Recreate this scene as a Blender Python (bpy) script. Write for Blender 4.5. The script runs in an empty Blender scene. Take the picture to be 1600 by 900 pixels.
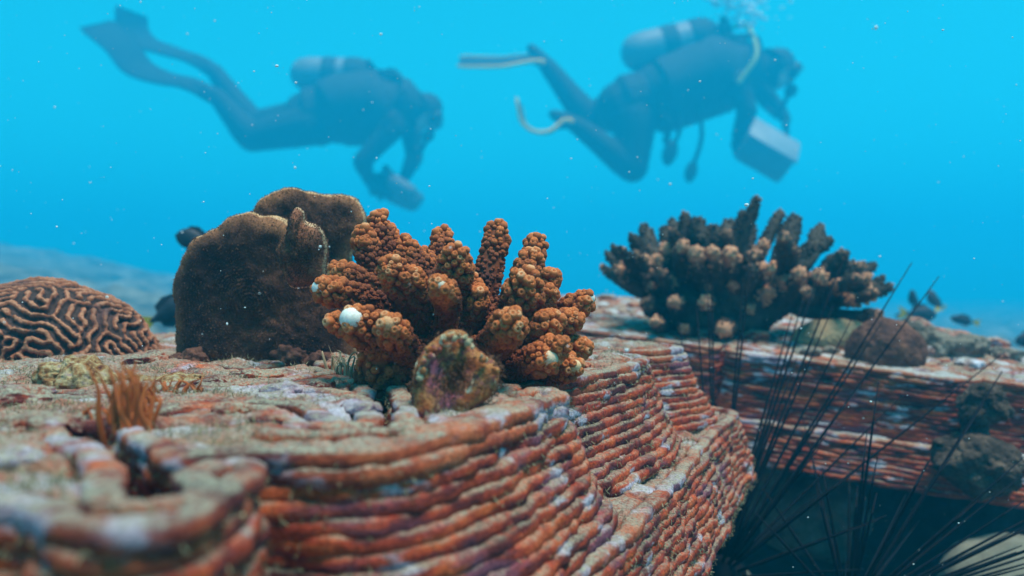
import bpy, math, random
import numpy as np
from mathutils import Vector, Matrix
random.seed(7); RNG = np.random.default_rng(7)
S = bpy.context.scene
COL = S.collection

# ------------------------------------------------------------------ camera
cam_d = bpy.data.cameras.new('camera'); cam = bpy.data.objects.new('camera', cam_d); COL.objects.link(cam)
cam_d.sensor_width = 36; cam_d.lens = 31.5
cam.location = (0, 0, 0); cam.rotation_euler = (math.radians(90), 0, 0)
cam_d.clip_start = .01; cam_d.clip_end = 400
cam_d.dof.use_dof = True; cam_d.dof.focus_distance = .41; cam_d.dof.aperture_fstop = 9.5
S.camera = cam
S.unit_settings.scale_length = .6      # one unit is 0.6 m

# ------------------------------------------------------------------ light
SUN_EL, SUN_AZ = math.radians(75), math.radians(122)      # azimuth clockwise from +Y
w = bpy.data.worlds.new('World'); S.world = w; w.use_nodes = True
nt = w.node_tree; nt.nodes.clear()
sky = nt.nodes.new('ShaderNodeTexSky'); sky.sky_type = 'NISHITA'; sky.sun_disc = False
sky.sun_elevation = SUN_EL; sky.sun_rotation = SUN_AZ
mul = nt.nodes.new('ShaderNodeMix'); mul.data_type = 'RGBA'; mul.blend_type = 'MULTIPLY'
mul.inputs[0].default_value = 1; mul.inputs[7].default_value = (.06, 1.36, 1.12, 1)   # daylight after the water above
bg = nt.nodes.new('ShaderNodeBackground'); bg.inputs[1].default_value = .15
wo = nt.nodes.new('ShaderNodeOutputWorld')
nt.links.new(sky.outputs[0], mul.inputs[6]); nt.links.new(mul.outputs[2], bg.inputs[0]); nt.links.new(bg.outputs[0], wo.inputs[0])
sd = bpy.data.lights.new('sun', 'SUN'); sd.energy = 4.7; sd.angle = math.radians(22); sd.color = (1, .93, .85)
sun = bpy.data.objects.new('sun', sd); COL.objects.link(sun)
sdir = Vector((math.sin(SUN_AZ)*math.cos(SUN_EL), math.cos(SUN_AZ)*math.cos(SUN_EL), math.sin(SUN_EL)))
sun.rotation_euler = sdir.to_track_quat('Z', 'Y').to_euler(); sun.location = sdir*20
S.view_settings.view_transform = 'Standard'; S.view_settings.look = 'None'
S.view_settings.exposure = 0.28; S.view_settings.gamma = 1; S.view_settings.use_curve_mapping = False
S.cycles.use_denoising = True
S.cycles.max_bounces = 8; S.cycles.diffuse_bounces = 3; S.cycles.glossy_bounces = 2
S.cycles.transmission_bounces = 4; S.cycles.volume_bounces = 3; S.cycles.transparent_max_bounces = 8
S.cycles.caustics_reflective = False; S.cycles.caustics_refractive = False

# ------------------------------------------------------------------ helpers
F_PX = 1400.0
def P(px, py, d):
    return np.array([(px-800)/F_PX*d, d, -(py-450)/F_PX*d])
def G(px, py, h=.04):
    d = F_PX*h/(py-450); return ((px-800)/F_PX*d, d)

def _h(i, j, k):
    n = (i.astype(np.int64)*374761393 + j.astype(np.int64)*668265263 + k.astype(np.int64)*2147483647 % 1274126177) & 0xffffffff
    n = ((n ^ (n >> 13))*1274126177) & 0xffffffff
    n = ((n ^ (n >> 16))*2246822519) & 0xffffffff
    return ((n ^ (n >> 15)) & 0xffff)/32767.5 - 1
def vn(p):
    p = np.asarray(p, float); f = np.floor(p); t = p-f; t = t*t*(3-2*t); f = f.astype(np.int64)
    i, j, k = f[..., 0], f[..., 1], f[..., 2]; x, y, z = t[..., 0], t[..., 1], t[..., 2]
    L = lambda a, b, q: a+(b-a)*q
    return L(L(L(_h(i, j, k), _h(i+1, j, k), x), L(_h(i, j+1, k), _h(i+1, j+1, k), x), y),
             L(L(_h(i, j, k+1), _h(i+1, j, k+1), x), L(_h(i, j+1, k+1), _h(i+1, j+1, k+1), x), y), z)
def fbm(p, o=4):
    p = np.asarray(p, float); a = 1; s = 0
    for q in range(o):
        s = s+a*vn(p*2**q+q*17.3); a *= .5
    return s

def mesh(V, F, mats, smooth=True, attrs=None):
    V = np.asarray(V, np.float32).reshape(-1, 3)
    Fs = F if isinstance(F, list) else [F]
    Fs = [np.asarray(f, np.int32) for f in Fs if len(f)]
    me = bpy.data.meshes.new('mesh')
    me.vertices.add(len(V)); me.vertices.foreach_set('co', V.ravel())
    lv = np.concatenate([f.ravel() for f in Fs]); lt = np.concatenate([np.full(len(f), f.shape[1], np.int32) for f in Fs])
    ls = np.concatenate([[0], np.cumsum(lt)[:-1]]).astype(np.int32)
    me.loops.add(len(lv)); me.loops.foreach_set('vertex_index', lv)
    me.polygons.add(len(lt)); me.polygons.foreach_set('loop_start', ls); me.polygons.foreach_set('loop_total', lt)
    if attrs:
        for k, v in attrs.items():
            a = me.attributes.new(k, 'FLOAT', 'POINT'); a.data.foreach_set('value', np.asarray(v, np.float32))
    me.update(calc_edges=True); me.validate()
    me.polygons.foreach_set('use_smooth', np.full(len(me.polygons), smooth))
    for m in (mats if isinstance(mats, (list, tuple)) else [mats]): me.materials.append(m)
    return me
def origin(o):
    c = np.zeros(3)
    while o is not None:
        c += np.array(o.location); o = o.parent
    return c
def obj(name, V, F, mat, parent=None, smooth=True, attrs=None, kind=None):
    """world-space vertices -> one object"""
    V = np.asarray(V, float).reshape(-1, 3)
    o = bpy.data.objects.new(name, None)
    if parent is None:
        base = np.array([(V[:, 0].min()+V[:, 0].max())/2, (V[:, 1].min()+V[:, 1].max())/2, V[:, 2].min()])
        me = mesh(V-base, F, mat, smooth, attrs)
    else:
        base = np.zeros(3); me = mesh(V-origin(parent), F, mat, smooth, attrs)
    bpy.data.objects.remove(o); o = bpy.data.objects.new(name, me); me.name = name
    o.location = base
    COL.objects.link(o)
    if parent is not None: o.parent = parent
    if kind: o['kind'] = kind
    return o
def tag(o, label, cat, group=None):
    o['label'] = label; o['category'] = cat
    if group: o['group'] = group
    return o
def thing(name, label, cat, loc, group=None):
    o = bpy.data.objects.new(name, None); COL.objects.link(o); o.empty_display_size = .02
    o.location = loc; return tag(o, label, cat, group)

class MB:
    def __init__(s): s.V = []; s.F = {3: [], 4: []}; s.A = []; s.n = 0
    def add(s, V, F, a=0.0):
        V = np.asarray(V, float)
        for f in (F if isinstance(F, list) else [F]):
            f = np.asarray(f)
            if len(f): s.F[f.shape[1]].append(f+s.n)
        s.V.append(V); s.A.append(np.broadcast_to(np.asarray(a, float), (len(V),)).copy()); s.n += len(V); return s
    def get(s):
        return np.concatenate(s.V), [np.concatenate(s.F[k]) for k in (3, 4) if s.F[k]], np.concatenate(s.A)
    def obj(s, name, mat, parent=None, smooth=True, kind=None, tint=True):
        V, F, A = s.get(); return obj(name, V, F, mat, parent, smooth, {'tint': A} if tint else None, kind)

def catmull(P_, n):
    P_ = np.asarray(P_, float)
    if len(P_) == 2: return P_[0]+(P_[1]-P_[0])*np.linspace(0, 1, n)[:, None]
    Q = np.vstack([2*P_[0]-P_[1], P_, 2*P_[-1]-P_[-2]]); m = len(P_)-1
    u = np.linspace(0, m, n); i = np.minimum(u.astype(int), m-1); t = (u-i)[:, None]
    a, b, c, d = Q[i], Q[i+1], Q[i+2], Q[i+3]
    return .5*(2*b+(c-a)*t+(2*a-5*b+4*c-d)*t*t+(3*b-a-3*c+d)*t**3)
def frames(C):
    T = np.gradient(C, axis=0); T /= np.linalg.norm(T, axis=1)[:, None]+1e-12
    u = np.cross(T[0], [0.13, .31, .94]); u /= np.linalg.norm(u); U = [u]
    for i in range(1, len(C)):
        v = U[-1]-T[i]*np.dot(U[-1], T[i]); U.append(v/np.linalg.norm(v))
    U = np.array(U); return T, U, np.cross(T, U)
def tube(C, r, sides=10, flat=1.0, updir=None, cap=True):
    """lofted tube with rounded ends along curve points C, radii r (n) ; flat scales the second axis"""
    C = np.asarray(C, float); n = len(C); r = np.broadcast_to(np.asarray(r, float), (n,)).copy()
    T, U, W = frames(C)
    if updir is not None:
        W = np.asarray(updir, float)-T*(T@np.asarray(updir, float))[:, None]; W /= np.linalg.norm(W, axis=1)[:, None]; U = np.cross(W, T)
    if cap:
        e = [.35, .7, .93]
        C2 = [C[0]-T[0]*r[0]*.95*math.sqrt(1-q*q) for q in e]; r2 = [r[0]*q for q in e]
        C3 = [C[-1]+T[-1]*r[-1]*.95*math.sqrt(1-q*q) for q in e[::-1]]; r3 = [r[-1]*q for q in e[::-1]]
        C = np.vstack([C2, C, C3]); r = np.concatenate([r2, r, r3])
        U = np.vstack([[U[0]]*3, U, [U[-1]]*3]); W = np.vstack([[W[0]]*3, W, [W[-1]]*3]); n += 6
    a = np.arange(sides)*2*math.pi/sides
    fl = np.broadcast_to(np.asarray(flat, float), (n,)) if np.ndim(flat) == 0 else np.interp(np.linspace(0, 1, n), np.linspace(0, 1, len(flat)), flat)
    V = C[:, None]+r[:, None, None]*(np.cos(a)[None, :, None]*U[:, None]+(np.sin(a)[None, :]*fl[:, None])[..., None]*W[:, None])
    V = V.reshape(-1, 3)
    i = np.arange(n-1)[:, None]*sides; j = np.arange(sides)[None]; k = (j+1) % sides
    Fq = np.stack([i+j, i+k, i+sides+k, i+sides+j], -1).reshape(-1, 4)
    V = np.vstack([V, C[0], C[-1]]); c0 = n*sides
    jj = np.arange(sides); kk = (jj+1) % sides
    Ft = np.vstack([np.stack([kk, jj, np.full(sides, c0)], -1), np.stack([(n-1)*sides+jj, (n-1)*sides+kk, np.full(sides, c0+1)], -1)])
    return V, [Fq, Ft]
def ico(sub=1):
    t = (1+5**.5)/2
    V = [(-1, t, 0), (1, t, 0), (-1, -t, 0), (1, -t, 0), (0, -1, t), (0, 1, t), (0, -1, -t), (0, 1, -t), (t, 0, -1), (t, 0, 1), (-t, 0, -1), (-t, 0, 1)]
    F = [(0, 11, 5), (0, 5, 1), (0, 1, 7), (0, 7, 10), (0, 10, 11), (1, 5, 9), (5, 11, 4), (11, 10, 2), (10, 7, 6), (7, 1, 8), (3, 9, 4), (3, 4, 2), (3, 2, 6), (3, 6, 8), (3, 8, 9), (4, 9, 5), (2, 4, 11), (6, 2, 10), (8, 6, 7), (9, 8, 1)]
    V = [np.array(v)/np.linalg.norm(v) for v in V]
    for _ in range(sub):
        c = {}; G_ = []
        def mid(a, b):
            k = (min(a, b), max(a, b))
            if k not in c:
                m = V[a]+V[b]; V.append(m/np.linalg.norm(m)); c[k] = len(V)-1
            return c[k]
        for a, b, d in F:
            x, y, z = mid(a, b), mid(b, d), mid(d, a); G_ += [(a, x, z), (b, y, x), (d, z, y), (x, y, z)]
        F = G_
    return np.array(V), np.array(F)
ICO = [ico(i) for i in range(6)]
def box(c, s, R=None, bev=.12):
    """bevelled box: every corner cut into three verts"""
    s = np.asarray(s, float)/2; b = min(s)*bev*2; pts = []
    for sx in (-1, 1):
        for sy in (-1, 1):
            for sz in (-1, 1):
                g = np.array([sx, sy, sz])
                for ax in range(3):
                    q = s-b; q = q.copy(); q[ax] = s[ax]; pts.append(g*q)
    import bmesh
    bm = bmesh.new()
    for p in pts: bm.verts.new(p)
    bmesh.ops.convex_hull(bm, input=bm.verts); bm.verts.ensure_lookup_table(); bm.verts.index_update()
    V = np.array([v.co[:] for v in bm.verts]); F = [[v.index for v in f.verts] for f in bm.faces]
    tri = np.array([f for f in F if len(f) == 3]).reshape(-1, 3); qd = np.array([f for f in F if len(f) == 4]).reshape(-1, 4); bm.free()
    if R is not None: V = V@np.asarray(R).T
    return V+np.asarray(c), [tri, qd]
def ell(c, r, sub=3, R=None, amp=0, fs=30, seed=0):
    V, F = ICO[sub]; n = V
    V = V*np.asarray(r, float)
    if amp: V = V*(1+amp*fbm(V*fs+seed*7.7, 4))[:, None]
    if R is not None: V = V@np.asarray(R).T
    return V+np.asarray(c), F
def rot(ax, a):
    return np.array(Matrix.Rotation(a, 3, ax))

# ------------------------------------------------------------------ materials
def M(name, ramp, scale=40, detail=7, rough=.85, bump=.4, bscale=300, bdist=.001, silt=None, patch=None, tint=None, sss=0, stretch=(1, 1, 1), grain=None, spec=.25, metal=0):
    m = bpy.data.materials.new(name); m.use_nodes = True; t = m.node_tree; N = t.nodes; L = t.links
    b = N['Principled BSDF']; b.inputs['Roughness'].default_value = rough; b.inputs['Specular IOR Level'].default_value = spec; b.inputs['Metallic'].default_value = metal
    tc = N.new('ShaderNodeTexCoord'); mp = N.new('ShaderNodeMapping'); L.new(tc.outputs['Object'], mp.inputs[0]); mp.inputs['Scale'].default_value = stretch
    def noise(s, d, r=.6, vec=mp.outputs[0], off=0):
        n = N.new('ShaderNodeTexNoise'); n.noise_dimensions = '4D'; n.inputs['W'].default_value = off
        n.inputs['Scale'].default_value = s; n.inputs['Detail'].default_value = d; n.inputs['Roughness'].default_value = r; L.new(vec, n.inputs['Vector']); return n.outputs[0]
    def rng(x, lo, hi):
        r = N.new('ShaderNodeMapRange'); r.interpolation_type = 'SMOOTHSTEP'; r.inputs[1].default_value = lo; r.inputs[2].default_value = hi; L.new(x, r.inputs[0]); return r.outputs[0]
    def mix(f, a, c, mode='MIX'):
        x = N.new('ShaderNodeMix'); x.data_type = 'RGBA'; x.blend_type = mode
        if isinstance(f, float): x.inputs[0].default_value = f
        else: L.new(f, x.inputs[0])
        for s, v in ((6, a), (7, c)):
            if isinstance(v, tuple): x.inputs[s].default_value = (*v, 1)
            else: L.new(v, x.inputs[s])
        return x.outputs[2]
    def math_(op, a, c):
        x = N.new('ShaderNodeMath'); x.operation = op; x.use_clamp = True
        for s, v in ((0, a), (1, c)):
            if isinstance(v, (int, float)): x.inputs[s].default_value = v
            else: L.new(v, x.inputs[s])
        return x.outputs[0]
    cr = N.new('ShaderNodeValToRGB'); el = cr.color_ramp.elements
    while len(el) < len(ramp): el.new(.5)
    for e, (p, c) in zip(el, ramp): e.position = p; e.color = (*c, 1)
    L.new(noise(scale, detail), cr.inputs[0]); col = cr.outputs[0]
    if tint:
        at = N.new('ShaderNodeAttribute'); at.attribute_name = 'tint'
        for c, lo, hi in tint: col = mix(rng(at.outputs['Fac'], lo, hi), col, c)
    if patch:
        for c, s, lo, hi in patch: col = mix(rng(noise(s, 5, .55, off=s), lo, hi), col, c)
    if silt:
        c, amt, nlo, nhi = silt
        ge = N.new('ShaderNodeNewGeometry'); sp = N.new('ShaderNodeSeparateXYZ'); L.new(ge.outputs['Normal'], sp.inputs[0])
        up = rng(sp.outputs[2], nlo, nhi)
        nf = rng(noise(55, 8, .7, tc.outputs['Object'], 3), .36, .56); nf2 = rng(noise(700, 4, .75, tc.outputs['Object'], 9), .34, .56)
        f = math_('MULTIPLY', math_('MULTIPLY', up, nf), math_('MULTIPLY', nf2, amt)); col = mix(f, col, c)
    if grain:
        amt, gs = grain
        g = noise(gs, 3, .7, tc.outputs['Object'], 5); gc = N.new('ShaderNodeMapRange'); L.new(g, gc.inputs[0]); gc.inputs[1].default_value = .25; gc.inputs[2].default_value = .75
        gc.inputs[3].default_value = 1-amt; gc.inputs[4].default_value = 1+amt
        cm = N.new('ShaderNodeCombineColor'); [L.new(gc.outputs[0], cm.inputs[q]) for q in range(3)]
        col = mix(1.0, col, cm.outputs[0], 'MULTIPLY')
    L.new(col, b.inputs['Base Color'])
    if sss: b.inputs['Subsurface Weight'].default_value = sss; b.inputs['Subsurface Scale'].default_value = .002; b.inputs['Subsurface Radius'].default_value = (1, .4, .2)
    if bump:
        bp = N.new('ShaderNodeBump'); bp.inputs['Strength'].default_value = bump; bp.inputs['Distance'].default_value = bdist
        L.new(noise(bscale, 6, .65, tc.outputs['Object']), bp.inputs['Height']); L.new(bp.outputs[0], b.inputs['Normal'])
    return m
MT = {}
MT['clay'] = M('terracotta', [(.30, (.045, .010, .014)), (.42, (.15, .022, .018)), (.52, (.44, .050, .016)), (.62, (.60, .105, .026)), (.74, (.26, .06, .045))], 42, 9, .9, 1.0, 480, .0018,
               silt=((.34, .28, .19), .85, .32, .88), patch=[((.50, .41, .46), 34, .57, .65), ((.22, .06, .085), 26, .54, .66)], stretch=(1, 1, 3.2), grain=(.75, 800))
MT['clay_rim'] = M('rim_terracotta', [(.30, (.05, .012, .016)), (.42, (.18, .03, .025)), (.52, (.42, .07, .025)), (.62, (.55, .13, .05)), (.74, (.26, .08, .07))], 42, 9, .9, 1.0, 480, .0018, silt=((.36, .31, .22), 1.0, .30, .80), patch=[((.50, .41, .47), 30, .53, .61), ((.20, .07, .10), 30, .58, .68)], stretch=(1, 1, 1.5), grain=(.6, 800))
MT['clay_top'] = M('silted_terracotta', [(.30, (.05, .012, .014)), (.42, (.26, .05, .03)), (.52, (.42, .12, .06)), (.66, (.24, .15, .10))], 70, 8, .95, 1.0, 420, .002,
               silt=((.36, .31, .235), .9, .62, .98), patch=[((.52, .44, .49), 34, .54, .62), ((.14, .03, .035), 48, .60, .68)], grain=(.6, 800))
MT['turf'] = M('turf_algae', [(.3, (.20, .13, .06)), (.6, (.34, .28, .16))], 200, 3, .9, 0)
MT['coral1'] = M('orange_coral', [(.3, (.06, .014, .008)), (.5, (.18, .040, .012)), (.7, (.32, .078, .020))], 60, 6, .75, .5, 900, .0006, tint=[((.58, .145, .034), .42, .85), ((.78, .46, .24), .78, 1.0), ((.85, .76, .66), .95, 1.7)], sss=.15, grain=(.3, 900))
MT['coral2'] = M('dark_coral', [(.3, (.02, .017, .015)), (.5, (.05, .04, .03)), (.7, (.11, .075, .05))], 70, 6, .8, .5, 800, .0008, tint=[((.80, .34, .18), .44, .70)], sss=.1, grain=(.35, 700))
MT['plate'] = M('plate_coral', [(.3, (.022, .010, .009)), (.5, (.055, .022, .014)), (.7, (.15, .055, .026))], 35, 8, .9, .9, 700, .0012, tint=[((.34, .13, .055), .30, .95), ((.66, .36, .18), .90, .97)], grain=(.6, 1000))  # edge tints paint the overhead rim light onto the lobes
MT['plate_young'] = M('young_plate', [(.3, (.05, .018, .012)), (.5, (.20, .065, .03)), (.7, (.34, .12, .055))], 90, 8, .9, .9, 700, .0012, tint=[((.80, .52, .32), .93, .985)], grain=(.6, 1000))
MT['plate_red'] = M('reddish_plate', [(.3, (.09, .03, .018)), (.5, (.26, .085, .04)), (.7, (.40, .15, .07))], 90, 8, .9, .9, 700, .0012, tint=[((.70, .42, .24), .93, .985)], grain=(.6, 1000))  # edge tint is painted rim light
MT['plate_fuzz'] = M('plate_polyps', [(.3, (.07, .03, .018)), (.7, (.24, .10, .05))], 120, 4, .9, 0)
MT['brain'] = M('brain_coral', [(.3, (.035, .022, .020)), (.7, (.09, .05, .04))], 60, 6, .85, .6, 700, .0008, tint=[((.30, .095, .045), .45, .8), ((.50, .22, .12), .88, 1.08)], patch=[((.10, .045, .04), 22, .56, .68)], grain=(.35, 900))
MT['sponge'] = M('encrusted_lump', [(.34, (.12, .03, .015)), (.46, (.30, .14, .05)), (.56, (.44, .32, .16)), (.7, (.34, .22, .20))], 260, 6, .9, .9, 600, .0015, grain=(.4, 800))
MT['shell'] = M('encrusted_shell', [(.32, (.07, .016, .012)), (.44, (.33, .08, .02)), (.54, (.48, .19, .06)), (.62, (.22, .05, .05)), (.72, (.46, .32, .20))], 150, 7, .85, .9, 600, .0012, patch=[((.42, .11, .14), 60, .50, .60), ((.68, .56, .38), 110, .60, .65)], tint=[((.50, .38, .22), .6, 1)], grain=(.5, 900))
MT['tuft'] = M('orange_tuft', [(.3, (.32, .065, .014)), (.7, (.52, .13, .025))], 150, 4, .6, .2, 600, .0004, sss=.25)
MT['pale_tuft'] = M('pale_tuft', [(.3, (.42, .26, .14)), (.7, (.55, .40, .24))], 150, 4, .7, 0)
MT['spine'] = M('urchin_black', [(.3, (.006, .006, .008)), (.7, (.014, .013, .018))], 60, 3, .85, 0, spec=.05)
MT['dome_brown'] = M('brown_dome', [(.3, (.05, .022, .018)), (.5, (.13, .05, .032)), (.7, (.26, .10, .055))], 60, 8, .9, .9, 600, .0015, grain=(.5, 800))
MT['dome_tan'] = M('tan_dome', [(.3, (.26, .17, .09)), (.7, (.44, .31, .17))], 50, 7, .9, .8, 600, .001, grain=(.35, 800))
MT['clay_pale'] = M('pale_silted_terracotta', [(.30, (.06, .02, .02)), (.44, (.26, .12, .09)), (.55, (.46, .40, .40)), (.70, (.34, .26, .22))], 50, 8, .95, .9, 480, .0014, silt=((.42, .40, .36), 1.0, .5, .97), patch=[((.62, .57, .62), 26, .50, .58), ((.12, .05, .04), 40, .60, .68)], grain=(.4, 900))
MT['rock'] = M('reef_rock', [(.3, (.06, .05, .045)), (.5, (.20, .16, .12)), (.7, (.36, .30, .24))], 45, 8, .9, .9, 300, .002, patch=[((.40, .17, .12), 30, .58, .68)], grain=(.4, 500))
MT['shade_rock'] = M('shade_tinted_rock', [(.3, (.012, .012, .012)), (.5, (.03, .028, .026)), (.7, (.06, .055, .05))], 45, 8, .95, .9, 300, .002, grain=(.4, 500))  # near-black colour stands in for the shade under the far tile
MT['dark_crust'] = M('dark_crust', [(.3, (.02, .015, .012)), (.5, (.075, .045, .03)), (.7, (.20, .13, .09))], 60, 8, .9, .9, 400, .002, grain=(.6, 500))
MT['pale_rock'] = M('pale_rock', [(.3, (.14, .12, .085)), (.7, (.26, .23, .17))], 30, 6, .9, .5, 300, .001, grain=(.2, 500))
MT['sand'] = M('seabed_sand', [(.34, (.03, .028, .02)), (.5, (.13, .115, .08)), (.64, (.30, .27, .20))], 3.2, 9, .95, .5, 60, .01, grain=(.35, 90))
MT['fish'] = M('dark_fish', [(.3, (.02, .022, .03)), (.7, (.05, .05, .06))], 60, 4, .5, 0)
MT['fin_yellow'] = M('yellow_fin', [(.3, (.60, .32, .02)), (.7, (.75, .45, .04))], 60, 3, .5, 0)
MT['eye'] = M('fish_eye', [(.3, (.01, .01, .01)), (.7, (.02, .02, .02))], 20, 1, .2, 0)
MT['suit'] = M('wetsuit', [(.3, (.012, .012, .014)), (.7, (.025, .025, .03))], 20, 4, .75, .3, 90, .002)
MT['vest'] = M('vest_fabric', [(.3, (.02, .02, .022)), (.7, (.045, .045, .05))], 30, 4, .8, .4, 60, .004)
MT['skin'] = M('skin', [(.3, (.42, .26, .19)), (.7, (.52, .33, .25))], 20, 3, .6, .1, 200, .001, sss=.1)
MT['tank'] = M('tank_metal', [(.3, (.16, .17, .17)), (.7, (.22, .23, .23))], 12, 3, .5, 0, spec=.5)
MT['rubber'] = M('black_rubber', [(.3, (.012, .012, .012)), (.7, (.02, .02, .02))], 30, 2, .5, 0)
MT['fin_dark'] = M('fin_rubber', [(.3, (.012, .012, .014)), (.7, (.02, .02, .024))], 20, 2, .85, 0)
MT['fin_orange'] = M('fin_orange', [(.3, (.90, .46, .0)), (.7, (.95, .52, .0))], 20, 2, .5, 0)
MT['lime'] = M('hose_yellow', [(.3, (.34, .36, .08)), (.7, (.38, .40, .10))], 20, 2, .5, 0)
MT['pale_plastic'] = M('pale_plastic', [(.3, (.28, .29, .29)), (.7, (.34, .35, .35))], 20, 2, .5, 0)
MT['grey_plastic'] = M('grey_plastic', [(.3, (.10, .11, .12)), (.7, (.14, .15, .16))], 20, 2, .5, 0)
MT['snow'] = M('marine_snow', [(.3, (.75, .75, .72)), (.7, (.85, .85, .82))], 20, 2, .9, 0)
def glass(name, col, rough):
    m = bpy.data.materials.new(name); m.use_nodes = True; b = m.node_tree.nodes['Principled BSDF']
    b.inputs['Base Color'].default_value = (*col, 1); b.inputs['Roughness'].default_value = rough; b.inputs['Transmission Weight'].default_value = .6; b.inputs['IOR'].default_value = 1.2
    return m
MT['lens'] = glass('mask_glass', (.25, .3, .32), .1); MT['bubble'] = M('bubble', [(.3, (.85, .88, .88)), (.7, (.9, .92, .92))], 20, 1, .15, 0, spec=.8)

# ------------------------------------------------------------------ haze (the water) and seabed
HZ = .085
def build_haze():
    V, F = box((0, 0, 0), (1, 1, 1), bev=0.0001)
    x0, x1, y0, y1, z0, z1 = -50, 50, -50, 50, -2.6, 3.7
    V = np.array([(x, y, z) for x in (x0, x1) for y in (y0, y1) for z in (z0, z1)])
    F = np.array([(0, 1, 3, 2), (4, 6, 7, 5), (0, 4, 5, 1), (2, 3, 7, 6), (0, 2, 6, 4), (1, 5, 7, 3)])
    m = bpy.data.materials.new('water_haze'); m.use_nodes = True; t = m.node_tree; t.nodes.clear()
    v = t.nodes.new('ShaderNodeVolumePrincipled'); out = t.nodes.new('ShaderNodeOutputMaterial'); t.links.new(v.outputs[0], out.inputs['Volume'])
    v.inputs['Color'].default_value = (.01, .575, .90, 1); v.inputs['Density'].default_value = HZ; v.inputs['Anisotropy'].default_value = .2
    o = obj('haze', V, F, m, None, False, kind='stuff'); return o
build_haze()

def ground_z(x, y):
    a = np.clip((-x/np.maximum(y, .3)-.05)/.8, 0, 1); a = a*a*(3-2*a)*(y > 0)
    hill = a*(.105*np.clip(y-1.8, 0, 14)+.03*np.clip(y-15.6, 0, 30))
    r = np.hypot(x, y)
    p = np.stack([x*1.1, y*1.1, 0*x], -1); p2 = np.stack([x*4.5, y*4.5, 0*x+5], -1)
    pit = np.clip(1-((x-.5)/.6)**2, 0, 1)*np.clip(1-((y-.8)/.9)**2, 0, 1)
    return -.40-.3*pit+hill+.09*fbm(p, 3)*np.clip(r/2, .25, 1)+.07*np.abs(fbm(p2*.8, 4))*np.clip(r, .2, 1.6)-.25*np.clip((x-1)/4, 0, 1)
def build_ground():
    u = np.linspace(-1, 1, 300); s = np.sign(u)*(np.abs(u)*3+42*np.abs(u)**4)
    X, Y = np.meshgrid(s, s+1.0, indexing='ij'); Z = ground_z(X, Y); n = len(s)
    i = np.arange(n-1)[:, None]*n+np.arange(n-1)[None]
    F = np.stack([i, i+n, i+n+1, i+1], -1).reshape(-1, 4)
    obj('seabed', np.stack([X, Y, Z], -1), F, MT['sand'], None, kind='structure')
build_ground()

# ------------------------------------------------------------------ printed terracotta tiles
def seg_dist(X, Y, pts):
    d = np.full(X.shape, 9.0)
    for (ax, ay), (bx, by) in zip(pts[:-1], pts[1:]):
        ex, ey = bx-ax, by-ay; t = np.clip(((X-ax)*ex+(Y-ay)*ey)/(ex*ex+ey*ey+1e-12), 0, 1)
        d = np.minimum(d, np.hypot(X-ax-t*ex, Y-ay-t*ey))
    return d
def poly_sdf(X, Y, pts):
    d = seg_dist(X, Y, pts+[pts[0]]); ins = np.zeros(X.shape, bool)
    for (ax, ay), (bx, by) in zip(pts, pts[1:]+[pts[0]]):
        if ay == by: continue
        ins ^= ((ay > Y) != (by > Y)) & (X < (bx-ax)*(Y-ay)/(by-ay)+ax)
    return np.where(ins, -d, d)
def rounded(pts, n=6):
    p = np.array(pts+pts[:3]); q = catmull(np.vstack([p]), (len(p)-1)*n+1); return [tuple(a) for a in q[n:-2*n]]
def contours(Z, x0, y0, h):
    nx, ny = Z.shape; pts = {}; adj = {}
    s = Z < 0
    def e(i, j, d):
        k = (i, j, d)
        if k not in pts:
            a = Z[i, j]; b = Z[i+1, j] if d == 0 else Z[i, j+1]; t = a/(a-b)
            pts[k] = (x0+h*(i+(t if d == 0 else 0)), y0+h*(j+(t if d == 1 else 0)))
        return k
    c = s[:-1, :-1]*1+s[1:, :-1]*2+s[1:, 1:]*4+s[:-1, 1:]*8
    for i, j in zip(*np.nonzero((c > 0) & (c < 15))):
        v = c[i, j]; E = [(i, j, 0), (i+1, j, 1), (i, j+1, 0), (i, j, 1)]
        tab = {1: [(3, 0)], 2: [(0, 1)], 3: [(3, 1)], 4: [(1, 2)], 5: [(3, 2), (1, 0)], 6: [(0, 2)], 7: [(3, 2)], 8: [(2, 3)], 9: [(2, 0)], 10: [(0, 3), (2, 1)], 11: [(2, 1)], 12: [(1, 3)], 13: [(1, 0)], 14: [(0, 3)]}
        for a, b in tab[v]:
            a, b = e(*E[a]), e(*E[b]); adj.setdefault(a, []).append(b); adj.setdefault(b, []).append(a)
    out = []; seen = set()
    for k in adj:
        if k in seen: continue
        loop = [k]; seen.add(k); cur = k
        while True:
            nx_ = [q for q in adj[cur] if q not in seen]
            if not nx_: break
            cur = nx_[0]; seen.add(cur); loop.append(cur)
        if len(loop) > 10: out.append(np.array([pts[q] for q in loop]))
    return out
LH = .0042
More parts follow.
